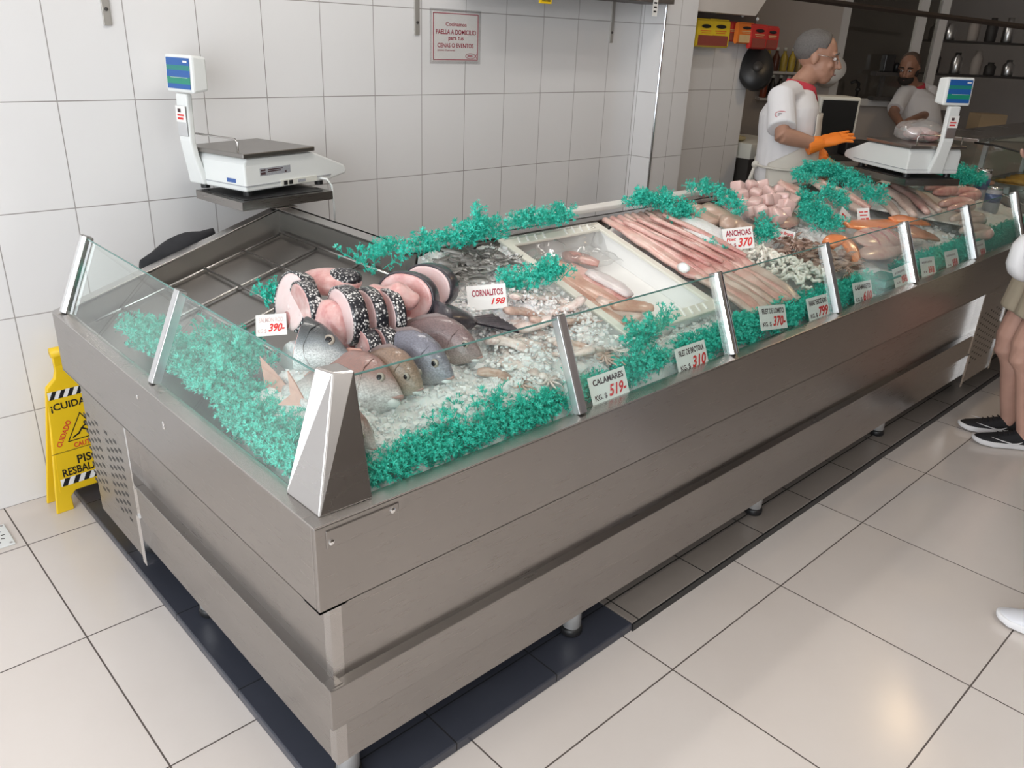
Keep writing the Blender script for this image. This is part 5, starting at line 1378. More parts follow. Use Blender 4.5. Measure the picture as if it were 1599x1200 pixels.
# ------------------------------------------------------------------ packets on the hook board
b0, b1 = aty(1088, 17, 1.90), aty(1180, 33, 1.90)
M['board'] = plain('brown_board', (.10, .08, .07, 1), .6)
t = thing('hook_board', 'dark board with hooks over the pillar holding the packets', 'board', ((b0.x+b1.x)/2, 1.925, b1.z))
MB().bb(b0.x-(b0.x+b1.x)/2, b1.x-(b0.x+b1.x)/2, -.03, 0, -.06, b0.z-b1.z+.02).build('board', M['board'], t)
for k in range(5): MB().ball((-.36+.17*k, -.035, .06-.012*k), .010, 8, 6).build('hook_end', M['white_plastic'], t)
def packet(label, u0, v0, u1, v1, y, mat, bottom, band, name='food_packet', th_=.03, em=True):
    a, c = aty(u0, v0, y), aty(u1, v1, y)
    t = thing(name, label, 'food packet', ((a.x+c.x)/2, y, c.z), 0, 'hanging food packets')
    w = (c.x-a.x); h = a.z-c.z
    b = MB(); R_ = []
    for z, k in ((0, .25), (.06, .9), (.5, 1.0), (.92, .8), (.96, .15), (1.0, .1)):
        R_.append([Vector((x*w/2, yy*th_/2*k, z*h)) for x, yy in ((-1, -1), (1, -1), (1, 1), (-1, 1))])
    b.loft(R_).build('pouch', mat, t)
    bars(t, (0, -th_/2-.001, 0), (1, 0, 0), (0, 0, 1), [(-w*.42, h*.06, w*.42, h*.42)], bottom, 'picture', .0)
    if em:
        MB().ball((0, -th_/2-.001, h*.74), (w*.28, .0012, h*.07), 16, 6).build('emblem', M['black'], t, True)
    bars(t, (0, -th_/2-.0012, 0), (1, 0, 0), (0, 0, 1), [(-w*.3, h*.56, w*.3, h*.60), (-w*.25, h*.49, w*.25, h*.52)], band, 'lettering', .0)
pk = lambda n_, c: plain(n_, c, .3, var=.1, scale=30)
Yl = pk('yellow_packet', (.78, .56, .03, 1)); Or = pk('orange_packet', (.75, .20, .03, 1)); Rd = pk('red_packet', (.55, .035, .03, 1)); Br = pk('food_picture', (.30, .07, .05, 1)); Cr = pk('cream_picture', (.70, .50, .25, 1))
packet('yellow food packet hanging first on the hook board', 1088, 28, 1109, 74, 1.87, Yl, Br, Or)
packet('yellow food packet hanging second on the hook board', 1110, 29, 1133, 75, 1.87, Yl, Br, Or)
packet('narrow dark red packet between the yellow and the orange packets', 1137, 33, 1146, 65, 1.89, Rd, Br, Cr, em=False, th_=.02)
packet('orange food packet hanging third from the end of the hook board', 1152, 34, 1172, 69, 1.86, Or, Cr, Cr)
packet('red food packet next to the orange packet', 1173, 37, 1192, 77, 1.85, Rd, Br, Cr)
packet('red food packet at the free end of the hook board', 1195, 40, 1210, 78, 1.87, Rd, Br, Cr)
# ------------------------------------------------------------------ kitchen seen beyond the end of the tiled wall
NH = Vector((math.sin(YAW), math.cos(YAW), 0)); TH = Vector((math.cos(YAW), -math.sin(YAW), 0))
def hd_(u, v, Dh): return on(u, v, NH, NH.dot(CAM)+Dh)
DP = 7.6
base = CAM+NH*DP
def pp(s, z, d=0.0): q = base+TH*s+NH*d; return Vector((q.x, q.y, z))
def s_of(u, v): return (hd_(u, v, DP)-base).dot(TH)
def z_of(u, v): return hd_(u, v, DP).z
M['rail_dark'] = plain('dark_rail', (.035, .025, .02, 1), .6)
M['kit_wall'] = plain('kitchen_wall', (.46, .41, .37, 1), .6, var=.06, scale=2)
M['sill'] = plain('grey_sill', (.60, .58, .56, 1), .5)
M['dark_glass'] = glass_mat('kitchen_glass', (.80, .80, .78))
RK = frame(TH, NH, Vector((0, 0, 1)))
def kbox(b, s0, s1, z0, z1, d0, d1): return b.box(pp((s0+s1)/2, (z0+z1)/2, (d0+d1)/2), (abs(s1-s0), abs(d1-d0), abs(z1-z0)), RK)
sL = -4.0; sM1 = s_of(1310, 90); sM2 = s_of(1467, 60); sR = 3.4; zs = 1.24
b = MB(); kbox(b, sL, sM1-.03, 0, 2.95, 0, .10); struct(b.build('wall_kitchen_partition', M['kit_wall']))
b = MB(); kbox(b, sM1-.03, sR, 0, zs, 0, .10); struct(b.build('wall_kitchen_dado', M['kit_wall']))
b = MB(); kbox(b, sM1-.03, sR, 2.35, 2.95, 0, .10); struct(b.build('wall_kitchen_header', M['kit_wall']))
b = MB(); kbox(b, sM1, s_of(1388, 164), zs-.02, zs+.03, -.10, .11); kbox(b, s_of(1490, 160), sR, zs-.03, zs+.03, -.08, .11); struct(b.build('trim_2', M['sill']))
w1 = thing('window_1', 'large dark glazed kitchen window above the grey dado with white mullions', 'window', pp(sM1, zs)); w1['kind'] = 'structure'; del w1['category']; del w1['label']
L = pp(sM1, zs)
def wpart(b, nm, m): b.v = [tuple(Vector(q)-L) for q in b.v]; return b.build(nm, m, w1)
for s in (sM1, sM2, sR-.05): b = MB(); kbox(b, s-.035, s+.035, zs, 2.4, 0, .06); wpart(b, 'mullion', M['sill'])
b = MB(); kbox(b, sM1, sM2, zs, 2.4, .03, .036); wpart(b, 'pane', M['dark_glass'])
b = MB(); kbox(b, sM2, sR, zs, 2.4, .03, .036); wpart(b, 'pane', M['dark_glass'])
# room behind the glass
b = MB(); kbox(b, sM1-.6, sR, 0, 2.95, 1.9, 2.0); struct(b.build('wall_back_kitchen', M['kit_wall']))
# dark rail across the kitchen
b = MB(); q0, q1 = hd_(1262, -1, 6.2), hd_(1560, 37, 6.2)
b.tube([q0-(q1-q0)*.3, q1+(q1-q0)*.4], .018, 4); struct(b.build('trim_3', M['rail_dark']))
# things on the partition shelf behind the older man: a rack of sauce bottles
zb = z_of(1240, 112); sb0, sb1 = s_of(1186, 110), s_of(1262, 112)
t = thing('bottle_shelf', 'narrow kitchen shelf with bottles on the wall behind the older shopkeeper', 'shelf', pp(sb0, zb))
L0 = pp(sb0, zb)
b = MB(); kbox(b, sb0, sb1, zb-.02, zb, -.14, 0); kbox(b, sb0, sb1, zb-.24, zb-.22, -.14, 0); b.v = [tuple(Vector(q)-L0) for q in b.v]; b.build('board', M['sill'], t)
bc = [(.42, .28, .05, 1), (.10, .03, .02, 1), (.50, .36, .06, 1), (.55, .40, .06, 1), (.35, .25, .10, 1), (.52, .38, .06, 1)]
for row, dz in ((0, 0.0), (1, -.22)):
    for k in range(6):
        s = sb0+.04+(sb1-sb0-.08)*k/5
        c = bc[k] if row == 0 else ((.25, .06, .03, 1), (.02, .02, .02, 1), (.02, .02, .02, 1), (.60, .56, .40, 1), (.45, .30, .06, 1), (.40, .05, .04, 1))[k]
        p = pp(s, zb+dz, -.07)
        t = thing('sauce_bottle', 'small sauce bottle on the '+('upper' if row == 0 else 'lower')+' kitchen shelf behind the older shopkeeper', 'bottle', p, 0, 'bottles on the kitchen shelf '+('top' if row == 0 else 'bottom'))
        MB().lathe([(.028, 0), (.030, .01), (.030, .11), (.014, .145), (.012, .165)], (0, 0, 0), 12).build('body', plain('bottle_colour', c, .2), t, True)
        MB().lathe([(.015, .165), (.015, .19)], (0, 0, 0), 10).build('cap', M['ink_red'] if k >= 4 else M['cream_plastic'], t, True)
# white paper roll and stacked white tubs right behind his head
p = hd_(1296, 112, 7.5)
t = thing('paper_roll', 'big white paper roll on the kitchen wall behind the older shopkeeper', 'paper roll', p)
MB().lathe([(.02, -.09), (.105, -.09), (.105, .09), (.02, .09)], (0, 0, 0), 24, M=RK @ Matrix.Rotation(1.2, 3, 'X')).build('roll', M['paper'], t, True)
# black round fan hanging at the wall end
p = hd_(1180, 107, 5.6)
t = thing('wall_fan', 'black round fan partly hidden by the tiled wall end', 'fan', p)
MB().lathe([(.0, -.03), (.10, -.03), (.115, 0), (.10, .03), (0, .04)], (0, 0, 0), 28, M=RK @ Matrix.Rotation(PI/2-.3, 3, 'X') @ Matrix.Scale(1.25, 3, Vector((0, 1, 0)))).build('housing', M['black'], t, True)
MB().lathe([(.0, .0), (.03, .0), (.03, .055), (0, .06)], (0, 0, 0), 16, M=RK @ Matrix.Rotation(PI/2-.3, 3, 'X')).build('hub', M['dark'], t, True)
# white worktop behind the man, dark below
p = hd_(1160, 222, 5.75)
t = thing('kitchen_table', 'low white worktop on a dark base behind the older shopkeeper', 'table', (p.x, p.y, 0), 0)
MB().bb(-.05, .50, -.10, .30, p.z-.10, p.z).build('worktop', M['cream_plastic'], t, bevel=.004)
MB().bb(-.04, .49, -.09, .29, 0, p.z-.10).build('base', M['dark'], t)
o = MB().ball((0, 0, .02), (.07, .05, .02), 12, 6, fn=lambda q: q*(1+.3*noise.noise(q*40))).build('crumpled_cloth', plain('ochre_cloth', (.45, .38, .22, 1), .8), None, True, loc=(p.x+.02, p.y+.06, p.z)); tag(o, 'small crumpled ochre cloth on the white worktop', 'cloth')
# monitor
p = hd_(1300, 220, 5.3)
t = thing('monitor', 'dark monitor with grey frame standing behind the older shopkeeper', 'monitor', p, -YAW+.15)
MB().bb(-.13, .14, -.0, .20, 0, .26).build('housing', M['cream_plastic'], t, bevel=.01)
MB().bb(-.11, .12, -.006, .0, .02, .24).build('screen', M['black'], t)
MB().bb(-.10, .10, .02, .14, -.08, 0).build('stand', M['dark'], t)
tb = thing('kitchen_desk', 'dark desk under the monitor behind the counter', 'table', (p.x, p.y, 0), -YAW+.15)
MB().bb(-.16, .55, -.10, .4, p.z-.11, p.z-.08).build('top', M['dark'], tb); 
for x in (-.13, .52):
    for y in (-.07, .37): MB().bb(x-.02, x+.02, y-.02, y+.02, 0, p.z-.11).build('leg', M['dark'], tb)
p2 = hd_(1340, 218, 5.3)
o = MB().bb(-.10, .10, -.05, .12, 0, .085).build('printer', M['black'], None, False, .01, loc=(p2.x, p2.y, p.z-.08)); o.rotation_euler = (0, 0, -YAW+.15); tag(o, 'small black printer beside the monitor on the dark desk', 'printer')
# dark machine with a column by the window
p = hd_(1372, 152, 7.48); p.z = zs+.03
t = thing('coffee_grinder', 'dark machine standing on the kitchen sill between the two shopkeepers', 'machine', p, -YAW)
MB().bb(-.07, .12, -.07, .05, .0, .03).build('stand', M['dark'], t)
MB().bb(-.015, .015, -.02, .02, .03, .22).build('post', M['dark'], t)
MB().bb(-.09, .13, -.07, .05, .20, .23).build('tray', M['dark'], t)
MB().bb(-.03, .06, -.05, .04, .23, .37).build('body', M['black'], t, bevel=.01)
MB().lathe([(.025, .23), (.025, .29), (.012, .31)], (.10, 0, 0), 12).build('hopper', M['black'], t, True)
p = hd_(1337, 152, 7.45)
t = thing('faucet', 'small dark tap on the window sill behind the counter', 'tap', (p.x, p.y, zs+.03))
MB().tube([(0, 0, 0), (0, 0, .13), tuple(-TH*.03+Vector((0, 0, .15))), tuple(-TH*.07+Vector((0, 0, .13)))], .014, 8).build('spout', M['black'], t, True)
MB().ball((0, 0, .08), (.025, .025, .02), 8, 6).build('handle', M['black'], t, True)
# box and boards under the right hand window
p = hd_(1512, 206, 7.15)
t = thing('work_bench', 'pale bench under the kitchen window behind the second scale', 'bench', (p.x, p.y, 0), -YAW)
MB().bb(.02, .9, -.12, .30, p.z-.05, p.z).build('top', M['cream_plastic'], t, bevel=.004)
MB().bb(.05, .87, -.10, .28, 0, p.z-.05).build('base', M['kit_wall'], t)
o = MB().bb(.03, .25, -.08, .12, 0, .15).build('cardboard_box', plain('cardboard', (.42, .31, .19, 1), .8), None, False, .004, loc=(p.x, p.y, p.z)); o.rotation_euler = (0, 0, -YAW); tag(o, 'tan cardboard box on the bench behind the second scale', 'box')
# shelves of glassware behind the far window
zq = z_of(1545, 62)
for k, (u, v) in enumerate(((1545, 66), (1545, 118))):
    q = hd_(u, v, DP+1.6); 
    t = thing('glass_shelf', ('upper', 'lower')[k]+' dark shelf with stored jars behind the kitchen window', 'shelf', q, -YAW)
    MB().bb(-.7, .7, -.12, .12, -.02, 0).build('board', M['dark'], t)
    for i in range(7):
        x = -.6+.2*i+rnd.uniform(-.04, .04); h = rnd.uniform(.12, .24)
        j = thing('storage_jar', ('dark storage jar on the upper shelf behind the kitchen window', 'dark storage jar on the lower shelf behind the kitchen window')[k], 'jar', q+TH*x, 0, 'stored jars '+('above', 'below')[k])
        MB().lathe([(.05, 0), (.055, .01), (.055, h*.7), (.03, h*.85), (.03, h)], (0, 0, 0), 12).build('body', (M['dark'], M['alu'], M['kit_wall'])[i % 3], j, True)

# ------------------------------------------------------------------ second display case with curved glass
cc = thing('curved_glass_case', 'second display case with curved glass front beyond the fish counter', 'display case', (4.74, 0, .03))
CX = 4.74; CL = 1.95
def cq(b, nm, m, sm=False, bev=0): b.v = [(x-CX, y, z-.03) for x, y, z in b.v]; return b.build(nm, m, cc, sm, bev)
cq(MB().bb(CX, CX+CL, 0, .9, .60, .84), 'front_apron', M['steel'], False, .002)
cq(MB().bb(CX+.03, CX+CL, .05, .88, .12, .60), 'base', M['steel'], False, .002)
cq(MB().bb(CX+.02, CX+CL, .06, .86, .84, .85), 'deck', M['steel_in'])
prof = [(.05, .84), (.06, .92), (.12, 1.02), (.22, 1.11), (.34, 1.165), (.48, 1.185), (.60, 1.19)]
b = MB()
b.grid(lambda a, c: (CX+a*CL, *( (lambda f: (lambda i: tuple(prof[i][j]+(prof[i+1][j]-prof[i][j])*(f-i) for j in (0, 1)))(min(5, int(f))))(c*6))), 1, 24)
o = cq(b, 'curved_glass', M['glass'], True); mo = o.modifiers.new('thick', 'SOLIDIFY'); mo.thickness = .005
b = MB(); b.prism([(CX, y, z) for y, z in prof]+[(CX, .84, 1.19), (CX, .84, .84)], (.006, 0, 0)); cq(b, 'side_glass', M['glass'])
b = MB(); b.tube([(CX, y, z) for y, z in prof], .006, 8); cq(b, 'glass_seal', M['black'], True)
b = MB(); b.bb(CX, CX+CL, .58, .90, 1.19, 1.21); cq(b, 'top_shelf', M['steel_rim'], False, .002)
for x in (CX+.02, CX+CL*.5, CX+CL-.03): cq(MB().bb(x-.012, x+.012, .82, .85, .85, 1.19), 'upright', M['alu'])
for x in (CX, CX+CL-.02):
    pass
for k in range(3):
    f = MB().lathe([(.028, 0.0), (.028, .10)], (.2+.75*k, .12, 0), 14).build('foot', M['chrome'], cc, True)
# white front card and goods inside
M['bread'] = plain('golden_bread', (.62, .36, .08, 1), .55, var=.3, scale=40)
def tray(label, x0, y0, lx, ly):
    t = thing('food_tray', label, 'tray', (x0, y0, .85))
    MB().bb(0, lx, 0, ly, 0, .012).build('tray_floor', M['alu'], t)
    for q in ((0, lx, 0, .006), (0, lx, ly-.006, ly), (0, .006, 0, ly), (lx-.006, lx, 0, ly)): MB().bb(*q, .012, .045).build('tray_side', M['alu'], t)
    return t
tray('steel tray of golden breaded sticks in the curved glass case', 5.45, .40, .55, .32)
for i in range(14):
    p = Vector((5.50+.036*i, .56+rnd.uniform(-.02, .02), .875+.022*(i % 2)))
    o = MB().tube([(0, -.11, 0), (0, 0, .006), (0, .11, 0)], [.012, .017, .012], 8, flat=.8).build('breaded_stick', M['bread'], None, True, loc=p); o.rotation_euler = (0, 0, rnd.uniform(-.25, .25)); tag(o, 'golden breaded stick in the tray inside the curved glass case', 'breaded fish stick', 'breaded sticks in the tray')
tray('steel tray of pinkish fillets at the near end of the curved case', 4.85, .52, .50, .26)
for i in range(5):
    o = MB().ball((0, 0, 0), (.10, .045, .016), 14, 6).build('fish_fillet', M['salmon_dull'], None, True, loc=(4.95+.08*i, .64+.03*(i % 2), .882+.006*i)); tag(o, 'dull pink fillet in the tray at the near end of the curved case', 'fish fillet', 'fillets in the curved case')
tray('steel tray of orange breaded pieces at the front of the curved case', 5.2, .10, .6, .26)
for i in range(10):
    o = MB().ball((0, 0, 0), (.05, .035, .018), 10, 6).build('breaded_piece', plain('orange_bread', (.55, .28, .10, 1), .6, var=.25, scale=50), None, True, loc=(5.26+.053*i, .20+.05*(i % 2), .885)); tag(o, 'orange breaded piece in the front tray of the curved case', 'breaded fish', 'orange breaded pieces')
M['tin'] = plain('blue_tin', (.12, .16, .28, 1), .3, .3)
for i, (u, v) in enumerate(((1530, 292), (1548, 312))):
    q = on(u, v, (0, 0, 1), .905) if False else deckp(u, v+6, .0)
    t = thing('jar', ('tall glass jar with blue label standing at the end of the fish deck', 'short glass jar with blue label in front of the tall one')[i], 'jar', q)
    h = (.12, .09)[i]
    MB().lathe([(.036, -.05), (.040, -.04), (.040, h*.75), (.034, h*.85)], (0, 0, 0), 20).build('body', plain('pale_preserve', (.42, .42, .44, 1), .2), t, True)
    MB().lathe([(.0405, h*.1), (.0405, h*.6)], (0, 0, 0), 20).build('paper_label', M['tin'], t, True)
    MB().lathe([(.037, h*.85), (.037, h)], (0, 0, 0), 20).build('lid', M['chrome'], t, True)

# ------------------------------------------------------------------ lamps of the room
def tube_lamp(x, y, rz, label, power):
    t = bpy.data.objects.new('ceiling_light', None); COL.objects.link(t); t.location = (x, y, 2.90); t['kind'] = 'structure'
    MB().bb(-.62, .62, -.06, .06, 0, .05).build('housing', M['white_plastic'], t, bevel=.004)
    for yy in (-.03, .03): MB().tube([(-.59, yy, -.015), (.59, yy, -.015)], .013, 10).build('tube', M['lamp'], t, True)
t = NT('lamp_glow'); t.p.inputs['Emission Color'].default_value = (1, .95, .88, 1); t.p.inputs['Emission Strength'].default_value = 9.0; M['lamp'] = t.mat
for k, (lx, ly, lr, lp) in enumerate(LAMPS):
    tube_lamp(lx, ly, lr, 'white ceiling tube lamp out of the picture above the shop', lp)
t = bpy.data.objects.new('ceiling_light', None); COL.objects.link(t); t.location = (SPOT.x, SPOT.y, 2.95); t['kind'] = 'structure'
MB().lathe([(.085, -.012), (.095, -.004), (.095, 0)], (0, 0, 0), 24).build('rim', M['white_plastic'], t, True)
# ------------------------------------------------------------------ people
def pt(u, v, Dp): return CAM+ray(u, v)*(Dp/FPX)
M['skin'] = plain('skin', (.42, .225, .155, 1), .5, var=.10, scale=25)
M['skin_tan'] = plain('tanned_skin', (.34, .17, .11, 1), .5, var=.10, scale=25)
M['skin_pale'] = plain('pale_skin', (.56, .33, .26, 1), .5, var=.10, scale=20)
M['hair_grey'] = plain('grey_hair', (.13, .12, .115, 1), .75, var=.5, scale=150, bump=.4)
M['hair_dark'] = plain('dark_stubble', (.025, .018, .015, 1), .8, var=.3, scale=150)
M['polo'] = plain('white_polo', (.76, .75, .77, 1), .85, var=.03, scale=10)
M['collar'] = plain('red_collar', (.55, .045, .07, 1), .8)
M['apron'] = plain('cream_apron', (.66, .63, .57, 1), .8, var=.04, scale=10)
M['rubber'] = plain('orange_rubber', (.86, .22, .02, 1), .45)
M['trousers'] = plain('white_trousers', (.70, .69, .68, 1), .85)
M['shorts'] = plain('beige_shorts', (.42, .36, .27, 1), .9, var=.06, scale=30)
M['tee'] = plain('plain_tee', (.30, .32, .36, 1), .9)
M['shoe_black'] = plain('black_knit', (.015, .015, .018, 1), .8, var=.3, scale=200)
M['rubber_white'] = plain('white_sole', (.80, .80, .82, 1), .5)
M['shoe_white'] = plain('white_sneaker', (.72, .73, .78, 1), .6)
M['eye'] = plain('eye_white', (.75, .72, .70, 1), .2)
def fuse(b, name, mat, parent, vox, smooth=6):
    o = b.build(name, mat, parent, True)
    r = o.modifiers.new('fuse', 'REMESH'); r.mode = 'VOXEL'; r.voxel_size = vox; r.use_smooth_shade = True
    s = o.modifiers.new('soft', 'SMOOTH'); s.iterations = smooth; s.factor = .5
    return o
def limb(b, pts, rad, n=12): 
    b.tube(pts, rad, n)
    for p, r in ((pts[0], rad[0]), (pts[-1], rad[-1])): b.ball(p, r*.98, n, 8)
def head(b, c, F, U, s=1.0):
    """skull, jaw, nose, ears in one lump; c = centre between the ears, F face direction"""
    F = Vector(F).normalized(); U = Vector(U); U = (U-F*U.dot(F)).normalized(); Rr = F.cross(U); R = frame(F, -Rr, U)
    P = lambda x, y, z: c+R @ Vector((x*s, y*s, z*s))
    E = lambda x, y, z, r, n=14: b.ball(P(x, y, z), tuple(q*s for q in r), n, 9, R)
    E(-.010, 0, .035, (.098, .076, .090)); E(.022, 0, -.030, (.068, .062, .075)); E(.052, 0, -.082, (.036, .040, .030)); E(.035, 0, -.06, (.05, .056, .045))
    E(.075, 0, .028, (.020, .052, .012)); E(.068, .034, -.022, (.018, .020, .018)); E(.068, -.034, -.022, (.018, .020, .018))
    b.tube([P(.088, 0, .018), P(.106, 0, -.012), P(.112, 0, -.026)], [.010*s, .013*s, .014*s], 10); E(.112, 0, -.026, (.015, .017, .012), 10)
    E(.082, 0, -.045, (.014, .026, .018), 10); E(.088, 0, -.057, (.011, .022, .006), 10); E(.086, 0, -.067, (.011, .020, .007), 10); E(.072, 0, -.088, (.016, .022, .016), 10)
    for sg_ in (-1, 1): E(-.012, .078*sg_, .0, (.020, .010, .032), 10)
    return P, R
def face(t, P, R, s, brow, eyes=True):
    for sg_ in (-1, 1):
        e = MB().ball(P(.083, .031*sg_, .008), (.010*s, .013*s, .008*s), 10, 6, R).build('eye', M['eye'], t, True)
        MB().ball(P(.0915, .032*sg_, .008), (.003*s, .0062*s, .0062*s), 8, 6, R).build('iris', M['hair_dark'], e, True)
        MB().tube([P(.088, .012*sg_, .030), P(.094, .032*sg_, .036), P(.080, .054*sg_, .028)], [.004*s, .005*s, .003*s], 6).build('eyebrow', brow, t, True)
    MB().tube([P(.094, -.024, -.064), P(.103, 0, -.063), P(.094, .024, -.064)], [.002*s, .0035*s, .002*s], 6).build('mouth', plain('mouth_line', (.25, .09, .08, 1), .5), t, True)
def hand(b, w, d, up, s=1.0, curl=.35, side=1):
    """palm and five separate bent fingers from wrist w along d, up = back of the hand"""
    d = Vector(d).normalized(); up = Vector(up); up = (up-d*up.dot(d)).normalized(); x = d.cross(up)*side
    P = lambda a, c, h: w+d*a*s+x*c*s+up*h*s
    b.loft([[P(a, c*wd_, h*th_) for c, h in ((-1, 0), (-.8, .8), (0, 1), (.8, .8), (1, 0), (.8, -.8), (0, -1), (-.8, -.8))] for a, wd_, th_ in ((-.01, .026, .018), (.02, .032, .018), (.06, .041, .016), (.085, .040, .013), (.095, .036, .010))])
    for k, (c, L, r) in enumerate(((-.030, .062, .0088), (-.010, .074, .0092), (.011, .070, .0090), (.030, .052, .0080))):
        a0 = .085; h0 = 0.0; ang_ = .08; pts = [P(a0-.02, c, 0), P(a0, c, 0)]
        for q, f in enumerate((.45, .30, .25)):
            ang_ += curl*(.6+.25*k/3); a0 += L*f*math.cos(ang_); h0 -= L*f*math.sin(ang_); pts.append(P(a0, c*(1+.12*q), h0))
        b.tube(pts, [r*s, r*s, r*.95*s, r*.9*s, r*.75*s], 8); b.ball(pts[-1], r*.75*s, 8, 6)
    pts = [P(.012, -.022, -.004), P(.035, -.048, -.012), P(.058, -.058, -.020), P(.078, -.058, -.028)]
    b.tube(pts, [.012*s, .011*s, .0098*s, .008*s], 8); b.ball(pts[-1], .008*s, 8, 6)
def shoe(t, heel, d, mat, sole, L=.28, swoosh=False, side=1):
    d = Vector((d[0], d[1], 0)).normalized(); x = Vector((-d.y, d.x, 0)); U = Vector((0, 0, 1))
    P = lambda a, c, h: heel+d*a*L+x*c+U*h
    st = [(0, .026, .0), (.04, .034, .0), (.2, .036, .0), (.45, .038, .0), (.7, .047, .0), (.88, .040, .005), (.97, .022, .012), (1.0, .008, .018)]
    b = MB(); R_ = []
    for a, w, z0 in st: R_.append([P(a, -w, .004+z0), P(a, w, .004+z0), P(a, w*1.04, .030+z0*.5), P(a, -w*1.04, .030+z0*.5)])
    so = b.loft(R_).build('shoe_sole', sole, t, True, bevel=.004)
    b = MB(); R_ = []
    for a, w, h in ((.01, .026, .085), (.08, .033, .095), (.22, .035, .092), (.38, .037, .082), (.55, .041, .065), (.72, .045, .052), (.86, .039, .044), (.95, .022, .038), (.985, .008, .034)):
        R_.append([P(a, w*math.cos(PI*k/10), .026+(h-.026)*math.sin(PI*k/10)**.75) for k in range(11)])
    up_ = b.loft(R_).build('shoe', mat, t, True)
    b = MB(); 
    for k in range(4): b.tube([P(.40+.07*k, -.026, .078-.007*k), P(.42+.07*k, 0, .086-.008*k), P(.44+.07*k, .026, .078-.007*k)], .003, 6)
    b.build('laces', mat, up_, True)
    if swoosh:
        for sg_ in (-1, 1):
            q = [(.30, .052), (.36, .036), (.44, .034), (.62, .052), (.78, .060), (.60, .046), (.46, .041), (.38, .043)]
            b = MB(); vs = [P(a, sg_*(.0465 if a < .7 else .041)*(1.0 if a > .4 else .93), h-.005) for a, h in q]; b.prism(vs, x*sg_*.002); b.build('emblem', sole, up_)
    return up_

# --- older shopkeeper leaning towards the scale
DM = 4.02
pel = pt(1222, 292, 4.386); chest = pt(1232, 180, 4.321); nk = pt(1248, 128, 4.289); hc = pt(1276, 92, 4.279)
per = thing('person', 'grey-haired man in white polo with red collar, cream apron and orange gloves behind the counter', 'person', (pel.x, pel.y, 0))
OFF = -Vector((pel.x, pel.y, 0))
class OB(MB):
    """mesh written in world coordinates, shifted into its thing's own space"""
    off = OFF
    def build(s, *a, **k): s.v = [tuple(Vector(q)+s.off) for q in s.v]; return MB.build(s, *a, **k)
FD = (IR*.93+IA*.10).normalized(); SD = IA         # he faces along the picture to the scale
shN = pt(1220, 152, 4.149); shF = pt(1242, 150, 4.515)
elN = pt(1221, 211, 4.085); wrN = pt(1274, 225, 4.128)
elF = pt(1258, 215, 4.493); wrF = pt(1282, 246, 4.321)
b = OB()
FDh = (IR*.92-IA*.30).normalized()
hdP, hdR = head(b, hc, FDh+Vector((0, 0, -.08)), Vector((0, 0, 1))+FD*.06, 1.06)
b.tube([nk-Vector((0, 0, .05))-FD*.02, hc-Vector((0, 0, .06))-FD*.012], [.060, .056], 14)
limb(b, [shN, elN, wrN], [.052, .046, .030]); limb(b, [shF, elF, wrF], [.052, .044, .030])
b.tube([elN, elN.lerp(wrN, .35), wrN], [.043, .042, .030], 12)
b.tube([pel, chest, nk], [.11, .11, .06], 16)
for s_ in (-1, 1):
    hp_ = pel+SD*.09*s_-Vector((0, 0, .02)); kn = Vector((hp_.x, hp_.y, .50))+FD*.02; an = Vector((hp_.x, hp_.y, .09))
    limb(b, [hp_, kn, an], [.085, .056, .038])
body = fuse(b, 'body', M['skin'], per, .006)
class FB(OB): pass
face_t = per
def fo(o): o.location = OFF; return o
for_old = list(per.children)
face(per, hdP, hdR, 1.06, M['hair_grey'])
for o in per.children:
    if o not in for_old: o.location = OFF
# hair: short grey cap with sideburns
b = OB()
b.ball(hdP(-.022, 0, .050), (.109, .088, .091), 40, 24, hdR, fn=lambda q: Vector((min(q.x, .070+.35*min(0, q.z-.035)), q.y, max(q.z, (-.085 if q.x < -.015 else -.085+min(.085, (q.x+.015)*3.2)))))*(1+.035*noise.noise(q*70)))
b.build('hair', M['hair_grey'], per, True)
b = OB()
for s_ in (-1, 1):
    b.tube([hdP(.088, .033*s_, .006), hdP(.06, .072*s_, .014), hdP(-.01, .083*s_, .018)], .0016, 6)
    c0 = [hdP(.098, .030*s_+.019*math.cos(a), -.002+.012*math.sin(a)) for a in [k*PI/6 for k in range(13)]]; b.tube(c0, .0012, 5)
b.build('spectacles', M['steel_rim'], per, True)
# shirt
def shirt(b, pel, chest, nk, shs, els, wid=1.0, sl=.85):
    top = nk-Vector((0, 0, .03))
    rings = []
    for k in range(9):
        f = k/8; p = (pel+Vector((0, 0, .03))).lerp(chest, f/.62) if f < .62 else chest.lerp(top, (f-.62)/.38)
        w = (.175, .172, .170, .172, .178, .185, .180, .145, .085)[k]*wid; d_ = (.150, .150, .148, .146, .148, .146, .130, .100, .080)[k]*wid
        rings.append([p+SD2*w*math.cos(2*PI*i/24)+FD2*d_*math.sin(2*PI*i/24) for i in range(24)])
    b.loft(rings)
    for s_, e_ in zip(shs, els):
        c_ = s_.lerp(e_, sl)
        b.tube([s_.lerp(nk, .55)-Vector((0, 0, .035)), s_, c_], [.075*wid, .066*wid, .070*wid], 16)
SD2, FD2 = SD, FD
b = OB(); shirt(b, pel, chest, nk, (shN, shF), (elN, elF), 1.06); fuse(b, 'polo_shirt', M['polo'], per, .007, 5)
b = OB()
b.tube([shN.lerp(elN, .86)-(elN-shN)*.02, shN.lerp(elN, .86)], [.071, .072], 20, False)
